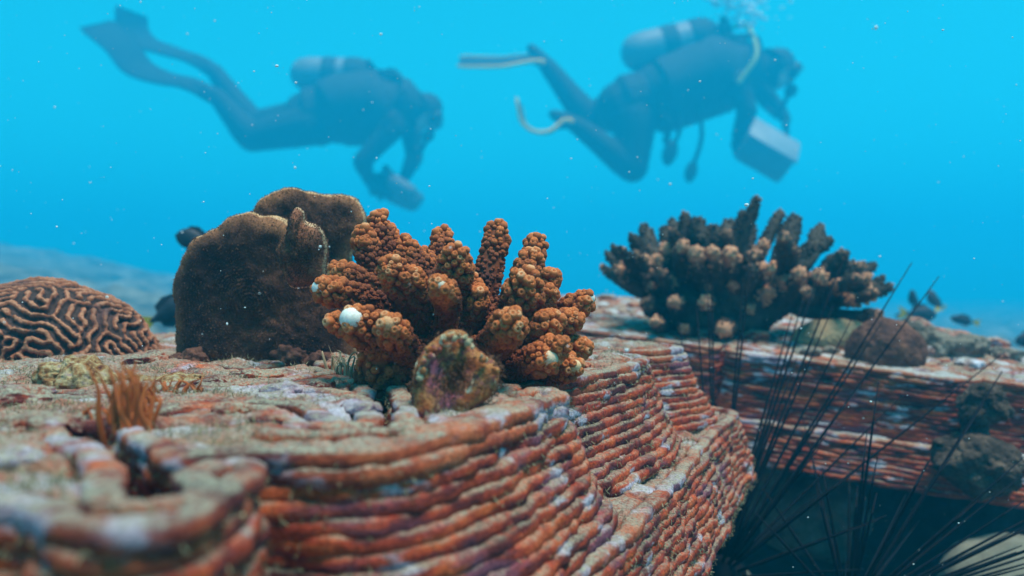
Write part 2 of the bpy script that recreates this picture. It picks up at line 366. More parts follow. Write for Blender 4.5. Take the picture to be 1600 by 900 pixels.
def build_tile(root, ext, ztop, nup, nlow, up_sdf, flare, low_sdf, grooves, R=None, keep=None, step=.003, seed=0, bw=.0040, topmat='clay_top'):
    """up_sdf/low_sdf: functions of X,Y.  layers 0..nup-1 upper tier, then lower.  local coordinates; R maps local->world"""
    x0, x1, y0, y1 = ext; h = .0025
    xs = np.arange(x0, x1, h); ys = np.arange(y0, y1, h); X, Y = np.meshgrid(xs, ys, indexing='ij')
    US = up_sdf(X, Y); LS = low_sdf(X, Y); FL = flare(X, Y)
    GD = [(seg_dist(X, Y, pts), r, dep) for pts, r, dep in grooves]
    wob = .0012*fbm(np.stack([X*60, Y*60, 0*X+seed], -1), 2)
    def sdf(k):
        if k >= nup: return LS-.0012*(k-nup)+wob
        t = k/nup; s = US-FL*(t**1.35)+wob
        for d, r, dep in GD:
            if k < dep: s = np.maximum(s, r*(1-.55*(k/dep)**2)-d)
        return s
    Z = np.full(X.shape, ztop-(nup+nlow)*LH-.002); cov = np.zeros(X.shape, bool)
    tf = (lambda V: V) if R is None else R
    pad = lambda s: np.pad(s[1:-1, 1:-1], 1, constant_values=.01)
    for k in range(nup+nlow-1, -1, -1):
        s = sdf(k); Z = np.where(s < -.0025, ztop-k*LH-.0008, Z)
        zc = ztop-k*LH-LH*.5; mb = MB()
        for c in contours(pad(s), x0, y0, h):
            c = np.vstack([c, c[:1]]); dl = np.concatenate([[0], np.cumsum(np.hypot(*np.diff(c, axis=0).T))]); n = int(dl[-1]/step)
            if n < 12: continue
            t = np.linspace(0, dl[-1], n, endpoint=False); c = np.stack([np.interp(t, dl, c[:, 0]), np.interp(t, dl, c[:, 1])], -1)
            for _ in range(3): c = .5*c+.25*np.roll(c, 1, 0)+.25*np.roll(c, -1, 0)
            T = np.roll(c, -1, 0)-np.roll(c, 1, 0); T /= np.linalg.norm(T, axis=1)[:, None]+1e-9; Nn = np.stack([T[:, 1], -T[:, 0]], -1)
            p3 = np.column_stack([c, np.full(n, zc)])
            off = .0016*vn(p3*[50, 50, 260]+seed)+.0008*vn(p3*[240, 240, 500]); rw = bw*(1+.22*vn(p3*[140, 140, 400]+9+seed)); rh = LH*.5*(1.38+.16*vn(p3*[170, 170, 400]+3))
            zz = zc+.0007*vn(p3*[45, 45, 300]+21+seed)
            ns = 9; a = np.arange(ns)*2*math.pi/ns
            ca = np.sign(np.cos(a))*np.abs(np.cos(a))**.62; sa = np.sign(np.sin(a))*np.abs(np.sin(a))**.55
            ro = off[:, None]+rw[:, None]*ca[None]
            V = np.stack([c[:, 0:1]+Nn[:, 0:1]*ro, c[:, 1:2]+Nn[:, 1:2]*ro, zz[:, None]+rh[:, None]*sa[None]], -1).reshape(-1, 3)
            V = V+.00048*np.stack([vn(V*600+q*31) for q in range(3)], -1)+.0003*np.stack([vn(V*260+q*13) for q in range(3)], -1)
            i = np.arange(n)[:, None]*ns; i2 = ((np.arange(n)+1) % n)[:, None]*ns; j = np.arange(ns)[None]; j2 = (j+1) % ns
            Fq = np.stack([i+j, i+j2, i2+j2, i2+j], -1).reshape(-1, 4)
            mb.add(tf(V), Fq)
        if mb.n: mb.obj('clay_layer', MT['clay_rim'] if k < 2 or k == nup else MT['clay'], root, tint=False)
    Zs = Z.copy(); Zs[1:-1, 1:-1] = .4*Z[1:-1, 1:-1]+.15*(Z[:-2, 1:-1]+Z[2:, 1:-1]+Z[1:-1, :-2]+Z[1:-1, 2:])
    Z = np.minimum(Zs, Z+.002)
    p = np.stack([X, Y, 0*X], -1)
    Z = Z+.0020*fbm(p*[55, 95, 1]+seed, 3)+.0009*fbm(p*230, 2)+.0050*(.5-np.abs(fbm(p*[26, 70, 1]+4, 2)))*np.clip(Y*3-.5, 0, 1)
    n = len(ys); ok = (LS < .0)
    i = (np.arange(len(xs)-1)[:, None]*n+np.arange(n-1)[None]); okc = ok[:-1, :-1] & ok[1:, :-1] & ok[1:, 1:] & ok[:-1, 1:]
    F = np.stack([i, i+n, i+n+1, i+1], -1)[okc]
    V = tf(np.stack([X, Y, Z], -1).reshape(-1, 3))
    used = np.unique(F); mp = np.zeros(len(V), int); mp[used] = np.arange(len(used))
    obj('silted_top', V[used], mp[F], MT[topmat], root)
    # underside plate
    mb = MB(); zb = ztop-(nup+nlow)*LH+.003; s = LS < -.004; okc = s[:-1, :-1] & s[1:, :-1] & s[1:, 1:] & s[:-1, 1:]
    F = np.stack([i, i+1, i+n+1, i+n], -1)[okc]; used = np.unique(F); mp[used] = np.arange(len(used)); Vb = np.stack([X, Y, 0*X+zb], -1).reshape(-1, 3)
    obj('underside', tf(Vb[used]), mp[F], MT['clay'], root)

# near tile
up = [(.0725, .533), (.038, .557), (.085, .572), (.108, .592), (.113, .612), (.095, .66), (.03, .74), (-.15, .79), (-.42, .74), (-.55, .52), (-.50, .24), (-.32, .165), (-.13, .150), (-.114, .151), (-.105, .166), (-.086, .168), (-.076, .153), (-.064, .150),
      (-.0565, .158), (-.0585, .19), (-.0640, .2185), (-.058, .2225), (-.0515, .2235), (-.044, .2235), (-.0267, .2315), (-.0085, .271), (.009, .318), (.0165, .342), (.0125, .358), (-.016, .374), (.014, .384), (.042, .43), (.068, .49)]
up = rounded(up)
low = rounded([(.160, .648), (.112, .525), (.067, .402), (.028, .305), (-.008, .245), (-.03, .20), (-.046, .14), (-.15, .128), (-.34, .14), (-.53, .22), (-.585, .52), (-.44, .78), (-.15, .83), (.05, .78), (.13, .70)])
def flare1(X, Y):
    t = np.clip((X+.06-(Y-.22)*.1)/.06, 0, 1); t = t*t*(3-2*t); return .0008+.0205*t
g = lambda *p: [G(*q) for q in p]
grooves1 = [
    (g((140, 668), (190, 698), (228, 735), (240, 775)), .0085, 9),
    (g((240, 742), (295, 722), (350, 712)), .0065, 5),
    (g((592, 600), (604, 640), (608, 668)), .007, 9),
    (g((645, 676), (735, 651), (820, 622)), .0022, 1),
    (g((455, 672), (540, 672), (605, 668)), .006, 3),
    (g((-60, 655), (60, 662), (140, 668)), .0055, 4),
    (g((210, 640), (330, 628), (440, 634), (500, 660)), .0055, 3),
    (g((20, 610), (140, 618), (230, 612), (320, 596)), .007, 2),
    (g((350, 604), (440, 600), (520, 584)), .008, 3),
    (g((420, 560), (520, 575), (600, 600)), .008, 2),
    (g((860, 598), (830, 604), (800, 612)), .004, 3),
    (g((300, 572), (400, 578), (480, 566)), .008, 1),
    (g((560, 620), (480, 612), (420, 618)), .0055, 3),
    (g((930, 552), (900, 560), (860, 568)), .006, 3),
]
T1 = thing('reef_tile', 'large terracotta reef tile of stacked printed clay layers in the foreground, carrying the orange coral', 'reef tile', (-.1, .4, -.14))
LS1 = lambda X, Y: poly_sdf(X, Y, low)
build_tile(T1, (-.6, .18, .11, .85), -.04, 12, 11, lambda X, Y: poly_sdf(X, Y, up), flare1, LS1, grooves1, step=.0028)

# far tile, tilted to the right
o2 = P(1120, 545, .84); ex = P(1600, 605, .76)-o2; ex /= np.linalg.norm(ex); ey = np.array([.30, .95, .085]); ey -= ex*(ex@ey); ey /= np.linalg.norm(ey); ez = np.cross(ex, ey)
R2 = lambda V: o2+V[:, 0:1]*ex+V[:, 1:2]*ey+V[:, 2:3]*ez
up2 = rounded([(-.26, .10), (-.20, .035), (-.10, .012), (-.045, .010), (-.008, .006), (.0, .030), (.012, .030), (.016, .002), (.06, 0), (.12, .004), (.17, -.002), (.215, .004), (.225, .03), (.24, .012), (.29, .03), (.32, .12), (.28, .28), (.15, .38), (-.10, .36), (-.25, .25)])
low2 = rounded([(-.29, .10), (-.21, .02), (-.10, -.010), (.0, -.016), (.12, -.018), (.21, -.016), (.30, .0), (.35, .12), (.31, .31), (.15, .42), (-.12, .40), (-.29, .26)])
lines2 = [([(x-.02, .05), (x+.01, .12), (x-.03, .2), (x+.02, .33)], .005, 1+(i % 2)) for i, x in enumerate(np.arange(-.2, .3, .034))]
lines2 += [([(-.22, y), (-.08, y+.012), (.1, y-.01), (.27, y+.008)], .0045, 1) for y in (.035, .065, .10, .15, .21)]
T2 = thing('reef_tile', 'tilted terracotta reef tile at right, its long printed layers behind the urchin spines', 'reef tile', tuple(o2+np.array([.05, .2, -.1])))
build_tile(T2, (-.31, .37, -.04, .44), 0.0, 14, 9, lambda X, Y: poly_sdf(X, Y, up2), lambda X, Y: .004+0*X, lambda X, Y: poly_sdf(X, Y, low2), lines2, R=R2, step=.004, seed=3, bw=.0046, topmat='clay_pale')

# turf fuzz on the near tile
def fuzz(parent, objs, num, mat, lo, hi, sel, wfun, name='turf_algae', wd=.00016, jit=.0009):
    pts = []; nr = []
    for o in objs:
        n = len(o.data.vertices); V = np.empty(n*3, np.float32); o.data.vertices.foreach_get('co', V); V = V.reshape(-1, 3)+origin(o if o.parent is None else o.parent)
        Nn = np.empty(n*3, np.float32); o.data.vertices.foreach_get('normal', Nn); Nn = Nn.reshape(-1, 3); m = sel(V, Nn); pts.append(V[m]); nr.append(Nn[m])
    pts = np.vstack(pts); nr = np.vstack(nr); w_ = wfun(pts); idx = RNG.choice(len(pts), num, p=w_/w_.sum())
    p = pts[idx]+RNG.normal(0, jit, (len(idx), 3)); n = nr[idx]+RNG.normal(0, .55, (len(idx), 3)); n /= np.linalg.norm(n, axis=1)[:, None]
    L_ = RNG.uniform(lo, hi, len(idx))[:, None]; s = np.cross(n, RNG.normal(0, 1, n.shape)); s /= np.linalg.norm(s, axis=1)[:, None]; s *= wd
    b = p-n*.0006; mid = p+n*L_*.55+RNG.normal(0, .0003, p.shape); tip = p+n*L_+RNG.normal(0, .0006, p.shape)
    V = np.stack([b-s, b+s, mid+s*.8, mid-s*.8, tip], 1).reshape(-1, 3); i = np.arange(len(idx))[:, None]*5
    obj(name, V, [i+np.array([[0, 1, 2, 3]]), i+np.array([[3, 2, 4]])], mat, parent, False, kind='stuff')
fuzz(T1, [o for o in T1.children if o.name.startswith('clay_layer')], 95000, MT['turf'], .0008, .0030, lambda V, N: (V[:, 1] < .72) & (V[:, 0] > -.26) & (N[:, 2] > -.25),
     lambda p: np.clip(.5+fbm(p*45, 3), .03, 1)*np.clip(.3+p[:, 1]*1.3, .2, 1))
fuzz(T1, [o for o in T1.children if o.name.startswith('silted_top')], 40000, MT['turf'], .0006, .0022, lambda V, N: (V[:, 1] < .65) & (V[:, 0] > -.3), lambda p: np.clip(.3+fbm(p*40+5, 3), .01, 1)/(.1+p[:, 1]))

# ------------------------------------------------------------------ branching corals
def cup(sides=7):
    pr = [(.7, -.6), (1, -.05), (.88, .5), (.55, .86), (.30, .80)]; a = np.arange(sides)*2*math.pi/sides
    V = np.vstack([np.column_stack([r*np.cos(a+.2*i), r*np.sin(a+.2*i), np.full(sides, z)]) for i, (r, z) in enumerate(pr)]+[[(0, 0, .55)]])
    j = np.arange(sides); k = (j+1) % sides; n = len(pr)
    return V, [np.vstack([np.stack([i*sides+j, i*sides+k, (i+1)*sides+k, (i+1)*sides+j], -1) for i in range(n-1)]), np.stack([(n-1)*sides+j, (n-1)*sides+k, np.full(sides, n*sides)], -1)], np.array([z for r, z in pr for _ in range(sides)]+[.1])
CUP = cup()
def branch(mb, C, r0, r1, bump, tipw=0.0, axw=.20, dull=0.0, nb=110, sub=1, trunk_t=.0, seed=0, big=1.35):
    n = 14; C = catmull(C, n); t = np.linspace(0, 1, n); r = r0+(r1-r0)*t; r[-1] *= .8; r[-2] *= .93
    V, F = tube(C, r, 10); V = V+.0012*(r1/.007)*np.stack([vn(V*160+seed+q*9) for q in range(3)], -1)
    tt = np.concatenate([np.repeat(np.interp(np.arange(n+6), [0, 3, n+2, n+5], [0, 0, 1, 1]), 10), [0, 1]])
    mb.add(V, F, np.clip((tt-.78)*3-dull, 0, .6))
    T, U, W = frames(C); I, IF, IZ = CUP
    for b in range(nb):
        q = trunk_t+(1.0-trunk_t)*((b+.5)/nb)**.85; a = b*2.39996+random.uniform(-.35, .35)
        f = q*(n-1); i = min(int(f), n-2); u = f-i
        c = C[i]*(1-u)+C[i+1]*u; rr = r[i]*(1-u)+r[i+1]*u; d = U[i]*math.cos(a)+W[i]*math.sin(a)
        if q > .93: d = d*math.sqrt(max(0, 1-((q-.93)/.075)**2)*.9+.1)+T[i]*((q-.93)/.07); d /= np.linalg.norm(d)
        dd = d+.5*T[i]; dd /= np.linalg.norm(dd); br = bump*random.uniform(.5, 1.35)*(.72+.5*q*q)*(1+(big-1)*max(0, (q-.6)/.4))
        R = np.array(Vector(dd).to_track_quat('Z', 'Y').to_matrix())
        v = (I*[br, br, br*1.25])@R.T+c+d*rr*.97+dd*br*.15
        ax = IZ
        mb.add(v, IF, np.clip((q-.62)*1.9-dull, 0, .75)*.8+axw*ax*1.2+random.uniform(-.06, .14))
    if tipw:
        v, F = ell(C[-1]+T[-1]*r[-1]*.75, (r1*.66,)*3, 2); mb.add(v, F, tipw)

def build_coral1():
    root = thing('branching_coral', 'orange brown branching coral with knobbly pale tipped fingers on the near tile', 'coral', tuple(P(700, 640, .38)))
    base = P(705, 600, .405)
    mb = MB()
    for (a, b_, r0, r1) in [((690, 660, .385), (690, 500, .40), .026, .020), ((640, 640, .385), (620, 520, .39), .020, .015), ((760, 630, .40), (800, 520, .40), .020, .016), ((700, 600, .42), (740, 470, .43), .022, .012), ((650, 590, .41), (620, 450, .41), .016, .012), ((760, 590, .39), (850, 560, .39), .016, .012), ((620, 640, .37), (590, 560, .365), .017, .014)]:
        r1 *= .55; C = [P(*a), (P(*a)+P(*b_))/2+RNG.normal(0, .003, 3), P(*b_)]
        branch(mb, C, r0, r1, 0.0017, nb=260, seed=r0*999, big=1.0)
    mb.obj('trunk', MT['coral1'], root)
    L = [  # tip px,py,d ; via px,py,d ; r px at tip ; white tip
        (592, 338, .430, 602, 420, .42, 19, 0), (566, 360, .415, 588, 440, .41, 18, 0), (628, 378, .425, 655, 450, .42, 23, 0), (606, 358, .43, 620, 430, .42, 15, 0),
        (691, 362, .445, 692, 450, .43, 18, 0), (714, 392, .375, 706, 470, .39, 28, 0), (688, 446, .338, 700, 480, .37, 19, 1.3), (780, 352, .445, 758, 450, .43, 20, 0),
        (841, 372, .43, 815, 450, .42, 17, 0), (833, 398, .415, 812, 460, .41, 22, 0), (823, 430, .375, 805, 500, .385, 33, 0), (864, 428, .395, 838, 480, .40, 12, 1.7),
        (862, 455, .39, 835, 500, .395, 11, 0), (920, 466, .395, 850, 510, .40, 19, 1.5), (903, 496, .385, 845, 520, .39, 17, 0), (803, 502, .335, 770, 540, .37, 28, 0),
        (878, 542, .355, 820, 560, .38, 19, 0), (912, 540, .385, 860, 560, .395, 18, 0), (898, 572, .37, 840, 580, .385, 20, 1.0), (868, 500, .37, 830, 530, .38, 24, 0), (860, 560, .355, 815, 570, .375, 24, 1.2),
        (498, 449, .375, 590, 480, .39, 21, 1.8), (522, 418, .40, 600, 460, .40, 15, 0), (608, 412, .37, 645, 480, .385, 25, 0), (640, 425, .375, 660, 480, .385, 18, 0),
        (548, 498, .35, 615, 540, .375, 33, 2.0), (606, 506, .335, 635, 550, .365, 24, .9), (518, 500, .365, 580, 530, .38, 13, 0), (570, 520, .36, 620, 570, .375, 30, 0), (735, 430, .40, 725, 500, .40, 17, 0), (750, 455, .385, 735, 510, .39, 15, 0), (660, 395, .43, 668, 460, .42, 17, 0)]
    for k, (px, py, d, vx, vy, vd, rp, wt) in enumerate(L):
        tip = P(px, py, d); via = P(vx, vy, vd); r1 = rp*d/F_PX*.87; st = base*.45+via*.55+RNG.normal(0, .002, 3)
        dirv = (tip-via)/np.linalg.norm(tip-via); tip = tip-dirv*r1*.6
        mb = MB(); branch(mb, [st, via, tip], r1*1.3, r1*.95, .00128, wt, nb=int(170+9*rp), sub=1, seed=k)
        mb.obj('branch', MT['coral1'], root)
build_coral1()

def build_coral2():
    root = thing('branching_coral', 'dark bushy branching coral with peach tips standing on the tilted tile behind the urchin spines', 'coral', tuple(P(1130, 545, .93)))
    Z = lambda x, y, d: P(900+x*.325, 290+y*.325, d)
    base = Z(690, 700, .95)
    tips = [(865, 70, 0), (800, 140, 0), (835, 195, 0), (980, 135, 0), (1050, 170, 0), (1000, 250, 1), (905, 285, 1), (1170, 210, 0), (1205, 272, 0), (1048, 308, 1), (735, 190, 0), (660, 218, 0), (722, 235, 1), (525, 150, 0), (585, 185, 0), (465, 180, 0), (465, 228, 1), (425, 210, 0), (330, 210, 0), (270, 250, 0),
            (290, 325, 1), (350, 312, 0), (180, 298, 0), (155, 335, 0), (132, 395, 0), (222, 312, 1), (210, 405, 1), (240, 368, 1), (295, 388, 1), (515, 292, 1), (580, 325, 1), (392, 352, 1), (330, 362, 1), (345, 425, 1), (358, 478, 1), (460, 465, 1), (636, 468, 1), (740, 328, 1), (860, 335, 1), (848, 400, 1),
            (830, 592, 1), (1010, 465, 1), (1170, 432, 1), (1110, 508, 1), (1320, 392, 0), (1368, 386, 0), (1280, 335, 0), (1430, 385, 0), (1400, 440, 1), (1472, 448, 0), (1498, 492, 0), (1438, 518, 1), (1390, 470, 1), (1240, 345, 0), (660, 320, 1), (605, 255, 0), (380, 655, 1), (520, 690, 1), (708, 690, 1), (345, 572, 1), (1450, 620, 0),
            (430, 300, 1), (690, 250, 0), (800, 270, 0), (1120, 300, 0), (560, 400, 1), (760, 470, 1), (930, 400, 1), (470, 560, 1), (250, 440, 0), (410, 420, 1), (620, 560, 1), (920, 520, 1), (1080, 420, 1), (1260, 480, 1), (1330, 540, 1), (1200, 560, 0), (1350, 450, 1), (1040, 560, 0)]
    mb = MB()
    for a, b_, r0, r1 in [((690, 740), (640, 420), .034, .022), ((690, 720), (850, 420), .030, .02), ((640, 720), (400, 470), .03, .02), ((760, 690), (960, 440), .028, .018), ((880, 600), (1150, 480), .02, .016), ((1120, 500), (1380, 510), .018, .016), ((650, 700), (500, 420), .028, .018), ((720, 700), (740, 380), .03, .02), ((560, 680), (330, 430), .02, .015)]:
        branch(mb, [Z(*a, .95), (Z(*a, .95)+Z(*b_, .95))/2+RNG.normal(0, .006, 3), Z(*b_, .95)], r0, r1, .0022, nb=200, seed=r1*777, big=1)
    mb.obj('trunk', MT['coral2'], root)
    for k, (x, y, f) in enumerate(tips):
        d = .95+(-random.uniform(.02, .085) if f else random.uniform(-.02, .06)); tip = Z(x, y, d)
        bx, by = (690, 640) if x < 1000 and y < 560 else (960, 560)
        if x < 560 and y < 600: bx, by = 520, 620
        if x > 1080: bx, by = (1150, 520) if y > 320 else (930, 460)
        if y >= 560: bx, by = x*.5+350, y-30
        st = Z(bx, by, .95); via = st*.42+Z(x, y, .95+(d-.95)*.4)*.58+RNG.normal(0, .003, 3)+np.array([0, 0, -.004])
        r1 = random.uniform(.0045, .0085)*(.78 if x < 330 or x > 1380 else 1.12 if 500 < x < 1210 else 1)
        mb = MB(); branch(mb, [st, via, tip], r1*1.5, r1*1.08, .00115, 0, axw=.07, dull=random.uniform(-.1, .2) if f else random.uniform(.1, .5), nb=150, sub=1, seed=k, trunk_t=.2)
        mb.obj('branch', MT['coral2'], root)
build_coral2()

# ------------------------------------------------------------------ plate coral
def plate(name, outline, cz, d0, th, bend, root, mat, nr=30, amp=.0022, rim=1.0, seed=0, na=220, scal=.03):
    """star-shaped upright plate: outline in px (closed), centre cz px, real thickness, bend(dx,dz)->depth offset"""
    o = np.array(outline+outline[:1], float); dl = np.concatenate([[0], np.cumsum(np.hypot(*np.diff(o, axis=0).T))]); t = np.linspace(0, dl[-1], na, endpoint=False)
    cc = catmull(np.array(outline[-2:]+outline+outline[:2]), (len(outline)+3)*12+1)[24:-12]
    dl = np.concatenate([[0], np.cumsum(np.hypot(*np.diff(cc, axis=0).T))]); t = np.linspace(0, dl[-1], na, endpoint=False)
    o = np.stack([np.interp(t, dl, cc[:, 0]), np.interp(t, dl, cc[:, 1])], -1)
    ctr = P(cz[0], cz[1], d0); O = np.array([P(x, y, d0) for x, y in o])-ctr
    O = O*(1+scal*(np.abs(fbm(O*75+seed, 2))-.4)+scal*.25*vn(O*320+seed))[:, None]
    V = []; A = []
    rr = np.concatenate([np.linspace(0.02, .9, nr-6), [.93, .955, .975, .988, .997, 1.0]])
    for side in (-1, 1):
        for r in rr:
            edge = np.linalg.norm(O, axis=1)*(1-r); prof = np.sqrt(np.clip(1-(1-np.minimum(edge/(th*.55), 1))**2, 0, 1))
            q = O*r; y = bend(q[:, 0], q[:, 2])+side*th*.5*prof
            V.append(np.stack([q[:, 0], y, q[:, 2]], -1)); A.append(rim-edge/.018)
    V = np.vstack(V); A = np.clip(np.concatenate(A), 0, 1.05); k = len(rr)
    V = V+ctr; V[:, 1] += amp*fbm(V*55+seed, 3)+amp*.35*fbm(V*300, 2); V[:, 0] += .0008*vn(V*140+seed); V[:, 2] += .0008*vn(V*140+7+seed)
    F = []; T_ = []
    j = np.arange(na); j2 = (j+1) % na
    for s in range(2):
        for i in range(k-1):
            a = (s*k+i)*na; b = a+na
            F.append(np.stack([a+j, a+j2, b+j2, b+j] if s == 1 else [a+j2, a+j, b+j, b+j2], -1))
        c = len(V); V = np.vstack([V, V[s*k*na:s*k*na+na].mean(0)]); A = np.append(A, 0)
        a = s*k*na; T_.append(np.stack([a+j2, a+j, np.full(na, c)] if s == 1 else [a+j, a+j2, np.full(na, c)], -1))
    a = (k-1)*na; b = (2*k-1)*na; F.append(np.stack([a+j2, a+j, b+j, b+j2], -1))
    A = np.where(A > .93, A, A*(.85+.3*vn(V*90+seed)))
    return obj(name, V, [np.vstack(F), np.vstack(T_)], mat, root, True, {'tint': A})
def build_plate():
    root = thing('plate_coral', 'tall dark brown plate coral with rim light painted on its rounded edge, standing upright left of the orange coral', 'coral', tuple(P(390, 565, .50)))
    plate('plate_lobe', [(272, 560), (268, 510), (262, 455), (270, 420), (285, 398), (296, 376), (325, 362), (362, 342), (405, 336), (450, 345), (500, 400), (545, 470), (550, 550), (480, 575), (380, 572), (310, 568)], (400, 470), .50, .026, lambda x, z: .25*x*x*20-.35*z*z*4, root, MT['plate'], seed=1)
    plate('plate_lobe', [(405, 420), (404, 350), (412, 325), (435, 304), (460, 296), (500, 303), (540, 302), (562, 322), (568, 345), (556, 370), (545, 400), (552, 440), (540, 490), (470, 500), (420, 480)], (485, 400), .535, .024, lambda x, z: .012*np.sin(x*60)-1.2*z*z, root, MT['plate'], seed=2)
    plate('plate_lobe', [(452, 425), (444, 400), (448, 380), (463, 368), (470, 345), (478, 332), (488, 337), (490, 348), (508, 358), (517, 380), (516, 410), (508, 440), (480, 452), (460, 445)], (482, 405), .472, .030, lambda x, z: -.01*np.cos(x*90)-.2*(z+.02), root, MT['plate_red'], seed=3, rim=1.0, na=110)
    # crumbly foot
    mb = MB()
    for k in range(26):
        x = random.uniform(272, 548); mb.add(*ell(P(x, 560+random.uniform(-4, 10), .50+random.uniform(-.012, .015)), np.array([.007, .006, .0045])*random.uniform(.6, 1.5), 3, amp=.4, fs=220, seed=k), .45)
    mb.obj('foot', MT['dome_brown'], root)
    fuzz(root, [o for o in root.children if o.name.startswith('plate_lobe')], 45000, MT['plate_fuzz'], .0002, .0005, lambda V, N: V[:, 1] < .56, lambda p: 1+0*p[:, 0], 'polyp_fuzz', .0002, .0002)
build_plate()

# ------------------------------------------------------------------ brain coral
def labyrinth(n, waves, steps=34):
    k = np.fft.fftfreq(n)*n; KX, KY = np.meshgrid(k, k, indexing='ij'); q2 = (KX**2+KY**2)/waves**2
    u = RNG.normal(0, .3, (n, n)); lin = .75-(1-q2)**2*2.2; dt = .5
    den = 1/(1-dt*np.minimum(lin, 0)); ex_ = 1+dt*np.maximum(lin, 0)
    for _ in range(steps):
        u = np.real(np.fft.ifft2((np.fft.fft2(u)*ex_-dt*np.fft.fft2(u**3))*den))
    return u/np.abs(u).max()
def build_brain(root_loc, c, rad, waves, amp, mat, n=330, sweep=112, rotz=0.4):
    u = labyrinth(256, waves); x = np.linspace(-1, 1, n); X, Y = np.meshgrid(x, x, indexing='ij'); r = np.hypot(X, Y)
    th = np.minimum(r, 1.0)*math.radians(sweep); ph = np.arctan2(Y, X)+rotz
    D = np.stack([np.sin(th)*np.cos(ph), np.sin(th)*np.sin(ph), np.cos(th)], -1)
    ii = (X*.5+.5)*250; jj = (Y*.5+.5)*250; i0 = ii.astype(int); j0 = jj.astype(int); a = ii-i0; b = jj-j0
    s = u[i0, j0]*(1-a)*(1-b)+u[i0+1, j0]*a*(1-b)+u[i0, j0+1]*(1-a)*b+u[i0+1, j0+1]*a*b
    hgt = np.clip(.50+s*1.2+.32*fbm(D*13, 3), 0, 1)
    V = D*np.asarray(rad)*(1+.05*fbm(D*2.2, 3))[..., None]; nrm = D/np.asarray(rad); nrm /= np.linalg.norm(nrm, axis=-1)[..., None]
    V = V+nrm*(amp*(hgt-.5)*(.75+.35*fbm(D*6, 2)))[..., None]+.0006*np.stack([vn(D*60+q*9) for q in range(3)], -1)
    i = np.arange(n-1)[:, None]*n+np.arange(n-1)[None]; F = np.stack([i, i+1, i+n+1, i+n], -1).reshape(-1, 4)
    keep = (r <= 1.0).ravel(); F = F[keep[F].all(1)]; F = F[:, ::-1]
    V = V.reshape(-1, 3)+np.asarray(c); used = np.unique(F); mp = np.zeros(len(V), int); mp[used] = np.arange(len(used))
    return V[used], mp[F], hgt.ravel()[used]
c = P(66, 575, .56)*[1, 1, 0]+np.array([0, 0, -.0486])
V, F, A = build_brain(None, c, (.068, .066, .052), 38, .0046, None)
tag(obj('brain_coral', V, F, MT['brain'], None, True, {'tint': A}), 'round brain coral with brown meandering ridges at the left edge of the near tile', 'coral')

# ------------------------------------------------------------------ small growth on the near tile
def blob(name, label, cat, c, r, mat, amp=.16, fs=60, seed=0, sub=4, group=None, R=None):
    V, F = ell(c, r, sub, R, amp, fs, seed); V = V+.0006*np.stack([vn(V*500+q*5) for q in range(3)], -1)
    return tag(obj(name, V, F, mat), label, cat, group)
blob('encrusted_lump', 'round cream coloured encrusted lump on the near tile, in front of the brain coral', 'lump', P(118, 600, .37), (.0142, .014, .0120), MT['sponge'], .20, 150, 1, 5)
blob('encrusted_lump', 'low yellowish encrusted mound behind the orange tufts', 'lump', P(255, 604, .385), (.0215, .009, .0055), MT['sponge'], .3, 120, 2, 5)
def lumps():
    for k, (px, py, d, r) in enumerate([(398, 590, .41, .0075), (28, 628, .325, .010), (563, 642, .295, .006), (445, 612, .35, .0055), (330, 600, .38, .006), (500, 603, .37, .005), (75, 665, .262, .007), (20, 720, .208, .006), (150, 655, .275, .005), (360, 640, .297, .005), (300, 583, .43, .008), (520, 562, .50, .008), (230, 566, .48, .009), (425, 655, .275, .0045), (905, 572, .455, .0055), (955, 556, .53, .006), (1105, 648, .63, .006), (640, 672, .252, .004)]):
        V, F = ell(P(px, py, d), (r*1.5, r*1.1, r*.55), 4, rot('Z', k), .32, 160, k*3); V = V+.0005*np.stack([vn(V*420+q*5) for q in range(3)], -1)
        obj('encrusting_lump', V, F, MT['clay_rim'], T1)
lumps()
def far_lumps():
    r_ = random.Random(5)
    for k in range(22):
        x, y = r_.uniform(-.2, .29), r_.uniform(.03, .3); rr = r_.uniform(.007, .015)
        c = R2(np.array([[x, y, .002]]))[0]; V, F = ell(c, (rr*1.6, rr*1.2, rr*.6), 4, rot('Z', k), .35, 110, k*5); V = V+.0007*np.stack([vn(V*380+q*5) for q in range(3)], -1)
        obj('encrusting_lump', V, F, MT[('clay_pale', 'clay_rim', 'rock')[k % 3]], T2)
far_lumps()
def tufts(name, label, cat, spots, mat, hgt, group=None, rw=.0005):
    root = thing(name, label, cat, tuple(np.mean([P(*s) for s in spots], 0)), group)
    for s in spots:
        b = P(*s); n = random.randint(4, 5)
        for q in range(n):
            h = hgt*random.uniform(.55, 1.15); lean = RNG.normal(0, .13, 3); lean[2] = 1; p0 = b+RNG.normal(0, .0014, 3)*[1, 1, 0]
            C = catmull([p0-np.array([0, 0, .003]), p0+lean*h*.45+RNG.normal(0, .0008, 3), p0+lean*h*.8+RNG.normal(0, .0014, 3), p0+lean*h*1.05+RNG.normal(0, .002, 3)], 12)
            r = rw*np.interp(np.linspace(0, 1, 12), [0, .4, .75, 1], [1.5, 1.1, .5, .10])*random.uniform(.7, 1.3)
            V, F = tube(C, r, 7, flat=1.6); obj('frond', V, F, mat, root)
tufts('orange_tuft', 'tall cluster of orange fronds rising from the notch in the near tile', 'sea fronds', [(192, 735, .262), (200, 742, .258), (206, 732, .262), (212, 745, .256), (198, 725, .266), (216, 735, .26), (204, 752, .254), (186, 722, .268), (209, 736, .259), (195, 728, .264), (222, 742, .257), (203, 722, .268), (213, 728, .263)], MT['tuft'], .028, rw=.00058)
